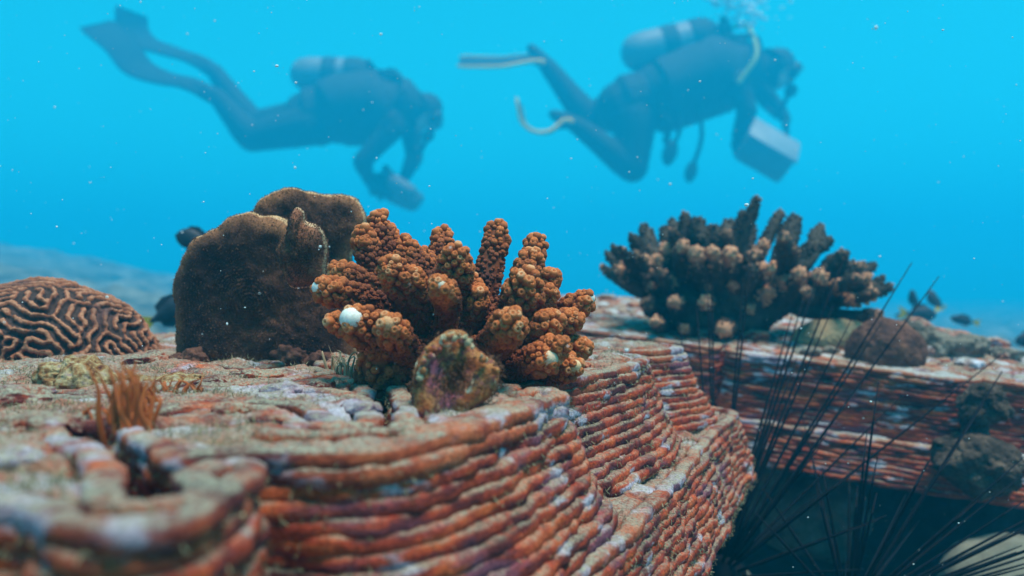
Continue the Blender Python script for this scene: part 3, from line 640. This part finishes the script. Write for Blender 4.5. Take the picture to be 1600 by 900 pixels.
tufts('orange_tuft', 'small orange fronds just right of the tall frond cluster', 'sea fronds', [(222, 640, .31), (232, 636, .315), (262, 628, .33), (282, 625, .335)], MT['tuft'], .008)
tufts('orange_tuft', 'thin lone orange fronds beside the yellowish mound', 'sea fronds', [(306, 624, .34), (136, 668, .27)], MT['tuft'], .007)
tufts('pale_tuft', 'pale wispy fronds at the left foot of the orange coral', 'sea fronds', [(520, 578, .44), (532, 580, .435), (540, 582, .43), (545, 586, .42)], MT['pale_tuft'], .008, rw=.0004)

# encrusted shell in front of the orange coral
def build_shell():
    root = thing('shell', 'encrusted upright shell wedged into the near tile in front of the orange coral', 'shell', tuple(P(705, 645, .305)))
    out = [(652, 645), (648, 610), (650, 575), (662, 548), (682, 527), (705, 517), (726, 520), (742, 540), (760, 556), (778, 572), (780, 590), (774, 612), (752, 628), (715, 642), (680, 650)]
    plate('valve', out, (712, 590), .302, .0075, lambda x, z: 4.5*x*x+.35*z, root, MT['shell'], seed=5, amp=.0007, rim=.55, na=160, scal=.03)
    plate('valve', [(x-3, y+1) for x, y in out], (709, 591), .3085, .006, lambda x, z: 4.5*x*x+.35*z, root, MT['shell'], seed=6, amp=.0007, rim=.8, na=160, scal=.03)
    mb = MB()
    e = catmull([(656, 600), (657, 575), (668, 552), (686, 534), (706, 523), (724, 526), (740, 545), (758, 561), (772, 577)], 60)
    for k in range(75):
        x, y = e[int(min(59, abs(random.gauss(0, 24))))]+RNG.normal(0, 2.5, 2); r = random.uniform(.0005, .0014)
        mb.add(*ell(P(x+2, y+3, .2975+.004*random.random()), (r, r*.8, r), 2, amp=.3, fs=700, seed=k), random.choice([0, .5, 1.0]))
    mb.obj('barnacle_crust', MT['shell'], root)
    fuzz(root, [o for o in root.children if o.name.startswith('valve')], 6000, MT['plate_fuzz'], .0004, .0014, lambda V, N: V[:, 1] < .32, lambda p: np.clip(.2+fbm(p*150, 2), .02, 1), 'turf_algae', .00018)
build_shell()

# ------------------------------------------------------------------ growth on the far tile
def grain_dome(name, label, c, r, mat, seed, amp=.10, fs=40, R=None):
    V, F = ell(c, r, 5, R, amp, fs, seed); V = V+.0010*np.stack([vn(V*260+q*5) for q in range(3)], -1)+.0007*np.stack([vn(V*600+q*5) for q in range(3)], -1)
    return tag(obj(name, V, F, mat), label, 'coral')
grain_dome('dome_coral', 'dark reddish brown dome coral on the front edge of the tilted tile', P(1384, 552, .84), (.036, .030, .031), MT['dome_brown'], 3)
grain_dome('dome_coral', 'smooth tan dome coral behind the dark dome, below the bushy coral', P(1306, 532, .92), (.046, .032, .022), MT['dome_tan'], 4, .05)
grain_dome('encrusting_coral', 'low crumbly pinkish coral mound to the right of the dark dome', P(1466, 545, .92), (.042, .03, .022), MT['rock'], 5, .25, 50)
grain_dome('encrusting_coral', 'upright knobbly brown coral knob directly behind the dark dome', P(1428, 528, .93), (.018, .018, .022), MT['rock'], 6, .25, 60)
grain_dome('encrusting_coral', 'dark bushy coral clump clinging to the right end of the tilted tile', P(1540, 632, .75), (.020, .02, .016), MT['dark_crust'], 8, .35, 90)
grain_dome('reef_rock', 'rough dark boulder hanging under the right end of the tilted tile', P(1530, 728, .74), (.036, .03, .021), MT['dark_crust'], 9, .3, 45, rot('Y', .25))
grain_dome('encrusting_coral', 'brown crust on the front wall of the tilted tile near its right end', P(1520, 668, .765), (.011, .009, .018), MT['dark_crust'], 10, .3, 70, rot('Y', -.5))
grain_dome('encrusting_coral', 'low pale crust mound at the far right on top of the tilted tile', P(1520, 560, .95), (.035, .03, .010), MT['rock'], 11, .3, 50)

# rocks under the far tile, its shade put into the colour of the dark ones
def rocks():
    for k, (px, py, d, r, m, lb) in enumerate([
            (1185, 745, .98, (.050, .045, .045), 'rock', 'rounded dim boulder under the tilted tile beside the near tile tip'),
            (1275, 805, .96, (.055, .05, .045), 'rock', 'dim boulder standing on the seabed behind the urchin spines'),
            (1590, 908, .70, (.058, .06, .033), 'pale_rock', 'pale smooth rock in the lower right corner under the spines'),
            (1480, 790, 1.05, (.12, .10, .10), 'shade_rock', 'large support rock below the tilted tile, coloured dark for the shade there'),
            (1330, 760, 1.25, (.22, .16, .12), 'shade_rock', 'broad support rock deep below the tilted tile, coloured dark for the shade there')]):
        V, F = ell(P(px, py, d), r, 4, None, .22 if m != 'pale_rock' else .08, 1.0/r[0]*1.3, k*3.1); tag(obj('seabed_rock', V, F, MT[m]), lb, 'rock')
    V, F = ell((.42, .72, -.50), (.36, .30, .20), 5, None, .22, 9, 8); tag(obj('base_rock', V, F, MT['shade_rock']), 'rock mass added in the gap below the urchins, coloured near black for the shade', 'rock')  # added mass, its colour makes the gap read as deep shade
    # plinth below the near tile
    V, F = ell((-.2, .45, -.30), (.22, .24, .17), 5, None, .15, 9, 4); V[:, 2] = np.minimum(V[:, 2], -.138)
    tag(obj('base_rock', V, F, MT['rock']), 'broad dark base rock that the near tile rests on', 'rock')
rocks()

# ------------------------------------------------------------------ sea urchins
spV, spF = tube(np.array([(0, 0, z) for z in (0, .15, .5, .8, 1.0)]), np.array([.00135, .0014, .0011, .0007, .00035]), 6, cap=False)
sp_me = mesh(spV, spF, MT['spine'], True); sp_me.name = 'spine'
def urchin(label, c, r, tips, n, Lr, cone):
    root = thing('sea_urchin', label, 'sea urchin', tuple(c-np.array([0, 0, r])))
    V, F = ell(c, (r, r, r*.75), 4, None, .05, 40, 2); obj('body', V, F, MT['spine'], root)
    E = [np.asarray(t) for t in tips]
    while len(E) < n+len(tips):
        dv = RNG.normal(0, 1, 3); dv /= np.linalg.norm(dv)
        if dv[2] < -.15 or not cone(dv): continue
        E.append(c+dv*random.uniform(*Lr))
    org = np.array(root.location)
    for e in E:
        dv = e-c; L_ = np.linalg.norm(dv); dv /= L_; b = c+dv*r*.6; L_ -= r*.6
        o = bpy.data.objects.new('spine', sp_me); COL.objects.link(o); o.parent = root
        o.location = b-org; o.rotation_mode = 'QUATERNION'; o.rotation_quaternion = Vector(dv).to_track_quat('Z', 'Y'); o.scale = (1, 1, L_)
u1 = P(1120, 905, .68); u2 = P(1325, 960, .62)
t1 = [P(*q) for q in [(1425, 410, .72), (1467, 432, .71), (1322, 396, .74), (1285, 410, .75), (1238, 490, .74), (1175, 385, .76), (1162, 440, .76), (1112, 440, .78), (1088, 470, .78), (1105, 425, .80), (1415, 613, .70), (1570, 550, .69), (1302, 478, .74), (1255, 470, .72), (1330, 500, .71), (1060, 500, .76), (1245, 560, .72), (1380, 500, .72), (1345, 600, .66), (1205, 660, .62), (1280, 700, .6)]]
t2 = [P(*q) for q in [(1566, 580, .66), (1536, 632, .64), (1610, 705, .62), (1620, 770, .60), (1625, 800, .58), (1615, 822, .60), (1630, 850, .56), (1640, 870, .58), (1600, 740, .64), (1500, 690, .62), (1530, 780, .55), (1450, 720, .64), (1285, 730, .62), (1340, 760, .6), (1275, 760, .6), (1370, 770, .58), (1180, 800, .6), (1190, 760, .64)]]
urchin('black sea urchin between the tiles, its longest spines rising past the bushy coral', u1, .024, t1, 16, (.10, .17), lambda d: d[0] > .15 and d[1] > -.75)
urchin('long spined black sea urchin in the lower right, spines fanning low towards the right edge', u2, .026, t2, 24, (.09, .19), lambda d: d[1] > -.6 and d[0] > .05)

# ------------------------------------------------------------------ fish
def fish(label, c, L_, hgt, ang, face, tail='fish', yaw=0.0, group='small dark reef fish', tailL=1.0):
    """c centre, L_ body length, ang pitch in the picture plane, face +1 head to the right, yaw turns it away"""
    root = thing('fish', label, 'fish', tuple(c), group); Rm = rot('Y', -ang)@rot('Z', yaw)
    def put(V): V = np.asarray(V, float)*[face, 1, 1]; return V@Rm.T+c
    x = np.linspace(-.5, .5, 15); pr = np.interp(x, [-.5, -.42, -.2, .05, .25, .4, .47, .5], [.20, .26, .72, 1, .92, .60, .33, .08])
    V, F = tube(np.column_stack([x*L_, 0*x, .01*L_*np.sin(x*3)]), pr*hgt*.5, 12, flat=.36, updir=(0, 1, 0)); V = put(V); obj('body', V, F, MT['fish'], root)
    def fin(name, pts, m, th=.012, y=0):
        p = np.array(pts)*L_; n = len(p); V = np.vstack([np.column_stack([p[:, 0], np.full(n, y*L_+s*th*L_*.5), p[:, 1]]) for s in (-1, 1)])
        j = np.arange(n); j2 = (j+1) % n; F = np.stack([j, j2, j2+n, j+n], -1); T = np.array([[0, i, i+1] for i in range(1, n-1)]+[[n, n+i+1, n+i] for i in range(1, n-1)])
        obj(name, put(V), [F, T], MT[m], root, False)
    H = hgt/L_*.5
    fin('tail_fin', [(-.47, .06), (-.62*tailL, H*.55), (-.80*tailL, H*.85), (-.70*tailL, 0.0), (-.80*tailL, -H*.85), (-.62*tailL, -H*.55), (-.47, -.06)], tail)
    fin('dorsal_fin', [(-.34, H*.45), (-.33, H*.95), (-.12, H*1.35), (.12, H*1.25), (.22, H*.9), (.0, H*.92)], 'fish')
    fin('anal_fin', [(-.36, -H*.4), (-.33, -H*.9), (-.15, -H*1.3), (.0, -H*.95)], 'fish')
    fin('pectoral_fin', [(.16, .0), (.02, .05), (-.04, -.02), (.04, -.06)], 'fish', y=-.18*H*2)
    for s in (-1, 1):
        V, F = ell((.36*L_, s*H*L_*.28, .02*L_), (.022*L_, .012*L_, .022*L_), 1); obj('eye', put(V), F, MT['eye'], root)
fish('dark fish peeking out above the left shoulder of the plate coral', P(300, 374, 1.05), .040, .024, math.radians(-12), -1)
fish('dark fish with bright yellow orange tail behind the brain coral', P(272, 484, .95), .052, .026, math.radians(25), 1, 'fin_yellow')
fish('largest dark fish of the group above the tilted tile, nose to the right', P(1440, 491, 2.0), .066, .036, math.radians(-4), 1, 'fin_yellow')
fish('upright dark fish at the left of the fish group above the tilted tile', P(1427, 466, 2.2), .044, .020, math.radians(100), 1, 'fish')
fish('upright dark fish with yellow tail in the fish group above the tilted tile', P(1458, 466, 2.1), .044, .023, math.radians(105), 1, 'fin_yellow', yaw=.3)
fish('little yellow tailed fish partly hidden behind the upright fish', P(1464, 475, 2.2), .030, .017, math.radians(-22), -1, 'fin_yellow')
fish('dark slim fish with yellow tail swimming left, right of the fish group', P(1503, 500, 2.1), .056, .021, math.radians(-10), -1, 'fin_yellow')
fish('faint dark fish just left of the largest fish, behind the coral knob', P(1408, 493, 2.5), .036, .013, math.radians(0), -1, 'fish')
fish('faint far fish low over the crumbly coral mound', P(1518, 534, 2.8), .046, .018, math.radians(-8), -1, 'fin_yellow')
fish('dark fish cut off by the right edge of the picture', P(1606, 531, 1.6), .046, .026, math.radians(8), -1, 'fish')
fish('tiny faint fish above the right end of the tilted tile', P(1568, 546, 2.8), .026, .013, math.radians(0), 1, 'fish')

# ------------------------------------------------------------------ divers
def remesh(mb, voxel, name, mats, parent, pick=None, it=6):
    V, F, A = mb.get(); me = mesh(V, F, MT['suit']); o = bpy.data.objects.new('tmp', me); COL.objects.link(o)
    m = o.modifiers.new('r', 'REMESH'); m.mode = 'VOXEL'; m.voxel_size = voxel
    s = o.modifiers.new('s', 'SMOOTH'); s.iterations = it; s.factor = .5
    dg = bpy.context.evaluated_depsgraph_get(); ev = o.evaluated_get(dg); r = bpy.data.meshes.new_from_object(ev)
    n = len(r.vertices); Vn = np.empty(n*3, np.float32); r.vertices.foreach_get('co', Vn); Vn = Vn.reshape(-1, 3)
    Fn = [tuple(p.vertices) for p in r.polygons]; q = np.array([f for f in Fn if len(f) == 4]).reshape(-1, 4); t3 = np.array([f for f in Fn if len(f) == 3]).reshape(-1, 3)
    bpy.data.objects.remove(o); bpy.data.meshes.remove(r)
    ob = obj(name, Vn, [q, t3], mats, parent)
    if pick is not None:
        for p in ob.data.polygons:
            p.material_index = 1 if pick(np.array(p.center)+origin(parent)) else 0
    return ob
def hand(mb, wrist, fdir, pdir, s=1.0, curl=.5):
    """palm and five fingers; fdir finger direction, pdir palm-facing direction"""
    f = np.asarray(fdir, float); f /= np.linalg.norm(f); p = np.asarray(pdir, float); p -= f*(p@f); p /= np.linalg.norm(p); sd_ = np.cross(f, p)
    mb.add(*tube(np.array([wrist, wrist+f*.03, wrist+f*.06, wrist+f*.085])*1.0, np.array([.027, .036, .040, .036])*s, 10, flat=.42, updir=p))
    for k, (o_, L_) in enumerate([(-.030, .062), (-.010, .074), (.010, .070), (.029, .054)]):
        b = wrist+f*.085+sd_*o_; a = curl; d1 = f*math.cos(a*.6)+p*math.sin(a*.6); d2 = f*math.cos(a*1.6)+p*math.sin(a*1.6); d3 = f*math.cos(a*2.4)+p*math.sin(a*2.4)
        q = [b-f*.015, b, b+d1*L_*.45, b+d1*L_*.45+d2*L_*.32, b+d1*L_*.45+d2*L_*.32+d3*L_*.23]
        mb.add(*tube(catmull(q, 9), np.linspace(.0105, .0080, 9), 8))
    b = wrist+f*.028-sd_*.03; q = [b, b-sd_*.022+f*.022+p*.012, b-sd_*.028+f*.05+p*.030]; mb.add(*tube(catmull(q, 6), np.linspace(.0125, .0095, 6), 8))
def fin_blade(C, width, tip, root, edge_mat, wdir, pocket=.30):
    """C centre line from heel to tip; blade is a thin ribbon of real thickness"""
    n = 24; C = catmull(C, n); T, _, _ = frames(C); W = np.asarray(wdir, float)-T*(T@np.asarray(wdir, float))[:, None]; W /= np.linalg.norm(W, axis=1)[:, None]; Nn = np.cross(T, W)
    t = np.linspace(0, 1, n); wd = width*np.interp(t, [0, .15, .3, .6, .95, 1], [.42, .5, .55, .85, 1, .9])*.5; th = np.interp(t, [0, .3, 1], [.016, .012, .006])
    prof = [(-1, 0), (-.93, 1), (0, .6), (.93, 1), (1, 0), (.93, -1), (0, -.6), (-.93, -1)]
    V = np.stack([C+W*wd[:, None]*a+Nn*th[:, None]*b for a, b in prof], 1).reshape(-1, 3); k = 8
    i = np.arange(n-1)[:, None]*k; j = np.arange(k)[None]; j2 = (j+1) % k; Fq = np.stack([i+j, i+j2, i+k+j2, i+k+j], -1).reshape(-1, 4)
    cap = np.array([[0, 1, 2, 7], [7, 2, 6, 6]]); ct = [[0, q, q+1] for q in range(1, 7)]+[[(n-1)*k, (n-1)*k+q+1, (n-1)*k+q] for q in range(1, 7)]
    f = obj('fin', V, [Fq, np.array(ct)], MT['fin_dark'], root)
    for s in (-1, 1):
        Vr, Fr = tube(C[3:]+W[3:]*(wd[3:]*s)[:, None], np.linspace(.013, .007, n-3), 8); obj('fin_rail', Vr, Fr, edge_mat, f)
    m = int(n*pocket); Vp, Fp = tube(C[:m]+Nn[:m]*.012, np.interp(np.linspace(0, 1, m), [0, .4, 1], [.045, .05, .035]), 12, flat=.75, updir=Nn.mean(0)); obj('foot_pocket', Vp, Fp, MT['rubber'], f)
def cyl_between(a, b, r, sides=20): return tube(np.linspace(a, b, 6), np.full(6, r), sides)

def diver(label, d, sk, tank, fins, finmat, hands, headdir, yellow):
    root = thing('person', label, 'diver', tuple(P(*sk['pelvis'], d)))
    p = lambda k, off=0: P(sk[k][0], sk[k][1], d+off)
    mb = MB(); near, far = -.17, .17
    pel, wai, che, nek, hed = p('pelvis'), p('waist'), p('chest'), p('neck'), p('head')
    mb.add(*tube(catmull([pel-(wai-pel)*.25, pel, wai, che, che*.35+nek*.65], 16), np.interp(np.linspace(0, 1, 16), [0, .2, .45, .75, 1], [.15, .175, .165, .185, .13]), 16, flat=1.22, updir=(0, 1, 0)))
    mb.add(*tube(np.linspace(che*.3+nek*.7, hed, 6), np.array([.085, .07, .062, .062, .065, .07]), 12))
    hd = np.asarray(headdir, float); hd /= np.linalg.norm(hd); upv = (hed-nek); upv = upv-hd*(upv@hd); upv /= np.linalg.norm(upv); sdv = np.cross(hd, upv); Rh = np.stack([sdv, hd, upv], 1)
    mb.add(*ell(hed, (.078, .098, .115), 3, Rh)); mb.add(*ell(hed+hd*.045-upv*.06, (.055, .06, .055), 3, Rh))   # skull, jaw
    mb.add(*ell(hed+hd*.105-upv*.012, (.016, .022, .022), 2, Rh))                                          # nose
    for s in (-1, 1): mb.add(*ell(hed+sdv*.078*s-upv*.005, (.012, .022, .032), 2, Rh))                      # ears under the hood
    for side, off in (('n', near), ('f', far)):
        sh = p('sh_'+side, off*1.15); el = p('el_'+side, off*1.3); wr = p('wr_'+side, off*(.5 if hands.get('join') else 1.1))
        mb.add(*tube(catmull([che*.35+sh*.65, sh, (sh+el)/2, el], 10), np.array([.085, .085, .08, .073, .068, .064, .061, .058, .055, .053]), 12))
        mb.add(*tube(catmull([el, (el*.6+wr*.4), wr], 8), np.array([.053, .054, .052, .048, .044, .04, .036, .032]), 12))
        hand(mb, wr, hands[side][0], hands[side][1], 1, hands.get('curl', .55))
        hip = p('hip_'+side, off*.6); kn = p('kn_'+side, off*.75); an = p('an_'+side, off*.8)
        mb.add(*tube(catmull([pel*.4+hip*.6, hip, (hip+kn)/2, kn], 12), np.linspace(.140, .084, 12), 14))
        mb.add(*tube(catmull([kn, kn*.62+an*.38, an], 10), np.interp(np.linspace(0, 1, 10), [0, .3, 1], [.080, .082, .050]), 14))
        ft = P(*fins[side][1], d+off*.8); fd = ft-an; fd /= np.linalg.norm(fd)
        for q in (-.12, -.05, .04, .11): mb.add(*tube(np.linspace(kn+(hip-kn)*(.12+q*.5)-(hip-kn)*.02, kn+(hip-kn)*(.12+q*.5)+(hip-kn)*.02, 3), np.full(3, .088), 12))   # folds at the knee
        mb.add(*tube(np.linspace(an-fd*.03, an+fd*.14, 6), np.array([.045, .045, .043, .040, .036, .028]), 12))
    body = remesh(mb, .0085, 'body', [MT['suit'], MT['skin']], root, lambda q: np.linalg.norm(q-(hed+hd*.08-upv*.03)) < .075)
    # vest
    V, F = tube(catmull([wai*.8+pel*.2, wai, che, che*.45+nek*.55], 14), np.interp(np.linspace(0, 1, 14), [0, .2, .7, 1], [.185, .20, .215, .16]), 20, flat=1.25, updir=(0, 1, 0)); V = V+.008*np.stack([vn(V*16+q*4) for q in range(3)], -1)
    vest = obj('vest', V, F, MT['vest'], root)
    for q in (-1, 1):
        C = catmull([che+np.array([.02, q*.15, .17]), nek+np.array([-.02, q*.15, .08]), che+np.array([.14, q*.16, -.08]), che+np.array([.0, q*.2, -.17])], 14); V, F = tube(C, np.full(14, .022), 8, flat=.5); obj('shoulder_strap', V, F, MT['rubber'], vest)
    # tank
    a, b = P(*tank[0], d), P(*tank[1], d); ax = (b-a)/np.linalg.norm(b-a); n = 14; t = np.linspace(0, 1, n)
    V, F = tube(a+(b-a)*t[:, None], tank[2]*np.interp(t, [0, .03, .85, .93, 1], [.96, 1, 1, .85, .5]), 24); tk = obj('tank', V, F, MT['tank'], root)
    V, F = cyl_between(b, b+ax*.09, .028); obj('valve', V, F, MT['grey_plastic'], tk)
    V, F = cyl_between(b+ax*.06-np.array([0, .06, 0]), b+ax*.06+np.array([0, .07, 0]), .022); obj('valve_knob', V, F, MT['rubber'], tk)
    for q in (.42, .80):
        cc = a+(b-a)*q; V, F = tube(np.linspace(cc-ax*.022, cc+ax*.022, 4), np.full(4, tank[2]*1.04), 24); obj('tank_band', V, F, MT['vest'], tk)
    V, F = ell(b-ax*.02+np.array([0, 0, .03]), (.07, .06, .05), 3, None, .2, 14); obj('first_stage', V, F, MT['rubber'], tk)
    # mask, regulator, hoses
    mk = obj('mask', *box(hed+hd*.088+upv*.022, (.165, .055, .085), Rh, .3), MT['rubber'], root); obj('lens', *box(hed+hd*.117+upv*.024, (.145, .008, .062), Rh, .3), MT['lens'], mk)
    V, F = tube(hed+np.array([sdv*math.cos(q)*.088+hd*math.sin(q)*.108+upv*.02 for q in np.linspace(-.1, math.pi*-1+.1, 14)]), np.full(14, .012), 6); obj('mask_strap', V, F, MT['rubber'], mk)
    rg = obj('regulator', *ell(hed+hd*.145-upv*.062, (.042, .034, .038), 3, Rh), MT['rubber'], root)
    V, F = tube(catmull([hed+hd*.145-upv*.062-sdv*.03, hed+hd*.16-upv*.14-sdv*.15, hed-upv*.05-sdv*.26-hd*.05, b+ax*.05+np.array([0, -.12, .04]), b+ax*.05], 26), np.full(26, .014), 8); obj('hose', V, F, MT['rubber'], rg)
    V, F = tube(catmull([b+ax*.06, b+ax*.12+np.array([.05, -.05, .02]), che+np.array([.16, -.24, .06]), che+np.array([.06, -.27, -.10])], 22), np.full(22, .013), 8); obj('inflator_hose', V, F, yellow, vest)
    for side, off in (('n', near), ('f', far)):
        fin_blade([P(x, y, d+off*.8) for x, y in fins[side]], .25, None, root, finmat, fins['w_'+side])
    return root

sk1 = dict(pelvis=(492, 182), waist=(535, 172), chest=(595, 168), neck=(640, 158), head=(662, 172), sh_n=(612, 200), el_n=(566, 252), wr_n=(578, 285), sh_f=(640, 195), el_f=(648, 245), wr_f=(630, 282),
           hip_n=(480, 196), kn_n=(392, 214), an_n=(338, 150), hip_f=(482, 185), kn_f=(396, 196), an_f=(335, 112))
fins1 = dict(n=[(345, 155), (300, 132), (255, 122), (215, 105), (188, 70), (150, 38)], f=[(342, 115), (310, 95), (265, 80), (225, 66), (208, 45), (206, 18)], w_n=(.3, .8, .42), w_f=(.3, .85, .35))
D1 = 5.15
d1 = diver('diver at left in dark wetsuit, fins raised behind, head down over a camera', D1, sk1, ((478, 116), (570, 118), .098), fins1, MT['fin_dark'],
           dict(n=((.7, .3, -.7), (.5, .6, .3)), f=((-.4, -.4, -.8), (-.6, -.5, .2)), join=True, curl=.6), (.55, -.1, -.83), MT['rubber'])
diver_extra = []
KD = 2.1
def enlarge(o):
    o.location = Vector(o.location)*KD; o.scale = (KD,)*3     # full adult size at its own distance
def camera_rig():
    c = P(602, 292, D1); root = thing('camera_housing', 'underwater camera housing held below the left diver in both hands', 'camera', tuple(c-np.array([0, 0, .08])))
    obj('housing', *box(c, (.17, .14, .13), rot('Y', .3), .2), MT['rubber'], root)
    V, F = cyl_between(c+np.array([.05, .0, -.03]), c+np.array([.14, 0, -.07]), .065); obj('lens_port', V, F, MT['grey_plastic'], root)
    V, F = ell(c+np.array([.155, 0, -.08]), (.05, .06, .06), 3); obj('dome_glass', V, F, MT['lens'], root)
    for s in (-1, 1):
        V, F = tube(catmull([c+np.array([-.06, s*.05, .06]), c+np.array([-.08, s*.13, .05]), c+np.array([-.05, s*.15, -.05])], 10), np.full(10, .018), 8); obj('grip', V, F, MT['rubber'], root)
        V, F = tube(catmull([c+np.array([0, s*.06, .07]), c+np.array([.03, s*.16, .09]), c+np.array([.10, s*.2, -.02])], 10), np.full(10, .014), 8); obj('strobe_arm', V, F, MT['rubber'], root)
        V, F = cyl_between(c+np.array([.08, s*.2, -.0]), c+np.array([.16, s*.2, -.05]), .045); obj('strobe', V, F, MT['grey_plastic'], root)
camera_rig()
enlarge(d1); enlarge(bpy.data.objects['camera_housing'])
sk2 = dict(pelvis=(985, 165), waist=(1040, 148), chest=(1118, 118), neck=(1180, 98), head=(1213, 104), sh_n=(1150, 128), el_n=(1168, 172), wr_n=(1152, 212), sh_f=(1172, 120), el_f=(1212, 168), wr_f=(1228, 186),
           hip_n=(992, 185), kn_n=(988, 262), an_n=(902, 196), hip_f=(972, 172), kn_f=(918, 184), an_f=(856, 104))
fins2 = dict(n=[(910, 200), (885, 188), (862, 204), (838, 206), (818, 192), (811, 160)], f=[(865, 110), (845, 92), (815, 93), (785, 97), (750, 97), (718, 96)], w_n=(.1, 1, .16), w_f=(.02, .82, .42))
D2 = 4.9
d2 = diver('diver at right with orange edged fins, holding a white topped box', D2, sk2, ((998, 82), (1112, 56), .108), fins2, MT['fin_orange'],
      dict(n=((.1, .2, -1), (.8, .5, .1)), f=((.0, -.2, -1), (-.7, .2, .0)), curl=.7), (.75, -.1, -.62), MT['lime'])
def slate():
    c = P(1196, 238, D2-.2); root = thing('slate_box', 'white topped survey box held in the hand of the right diver', 'box', tuple(c-np.array([0, 0, .1])))
    Rm = rot('Y', math.radians(30))@rot('X', math.radians(40))
    obj('case', *box(c, (.27, .20, .15), Rm, .08), MT['grey_plastic'], root)
    obj('lid', *box(c+Rm@np.array([0, -.0, .084]), (.285, .215, .02), Rm, .2), MT['pale_plastic'], root)
    return
    V, F = tube(catmull([c+Rm@np.array([-.10, 0, .09]), c+Rm@np.array([-.08, 0, .14]), c+Rm@np.array([.02, 0, .14]), c+Rm@np.array([.04, 0, .09])], 12), np.full(12, .010), 8); obj('handle', V, F, MT['rubber'], root)
slate()
def dangling():
    r = [o for o in bpy.data.objects if o.name.startswith('person')][-1]
    for (a, b, rr) in [((1092, 165), (1080, 268), .03), ((1058, 165), (1047, 238), .036), ((1030, 170), (1042, 215), .02)]:
        A, B = P(*a, D2-.2), P(*b, D2-.2); V, F = tube(catmull([A, (A+B)/2+np.array([.03, -.02, 0]), B], 14), np.full(14, .012), 8); h = obj('gauge_hose', V, F, MT['rubber'], r)
        V, F = ell(B, (rr*1.1, rr*.7, rr*1.9), 3, rot('Y', .3), .1, 20); obj('gauge', V, F, MT['rubber'], h)
dangling()
enlarge(d2); enlarge(bpy.data.objects['slate_box'])
# bubbles above the right diver, specks in the water
def bubbles():
    mb = MB()
    for k in range(130):
        t = random.random(); c = P(1150+random.gauss(8, 26), 45-75*t+random.gauss(0, 8), D2*KD+random.gauss(0, .12)); r = random.uniform(.008, .030)*(1+t)
        mb.add(*ell(c, (r*1.25, r*1.25, r*.7), 2))
    for q in ((1222, 12, .03),): mb.add(*ell(P(q[0], q[1], D2*KD), (.032, .03, .014), 3, rot('Y', -.3)))
    mb.obj('bubbles', MT['bubble'], None, kind='stuff', tint=False)
bubbles()
def snow():
    mb = MB()
    for k in range(1300):
        d = random.uniform(.28, 1.0)**1.0; c = P(random.uniform(-40, 1640), random.uniform(-30, 900), d)
        if c[2] < -.035 and d < .6 and c[0] < .12: continue
        r = abs(random.gauss(0, .00013))+.0001+(.0004 if random.random() < .03 else 0)
        mb.add(*ell(c, (r*random.uniform(.7, 1.6), r, r*random.uniform(.7, 1.3)), 0))
    mb.obj('marine_snow', MT['snow'], None, kind='stuff', tint=False)
snow()
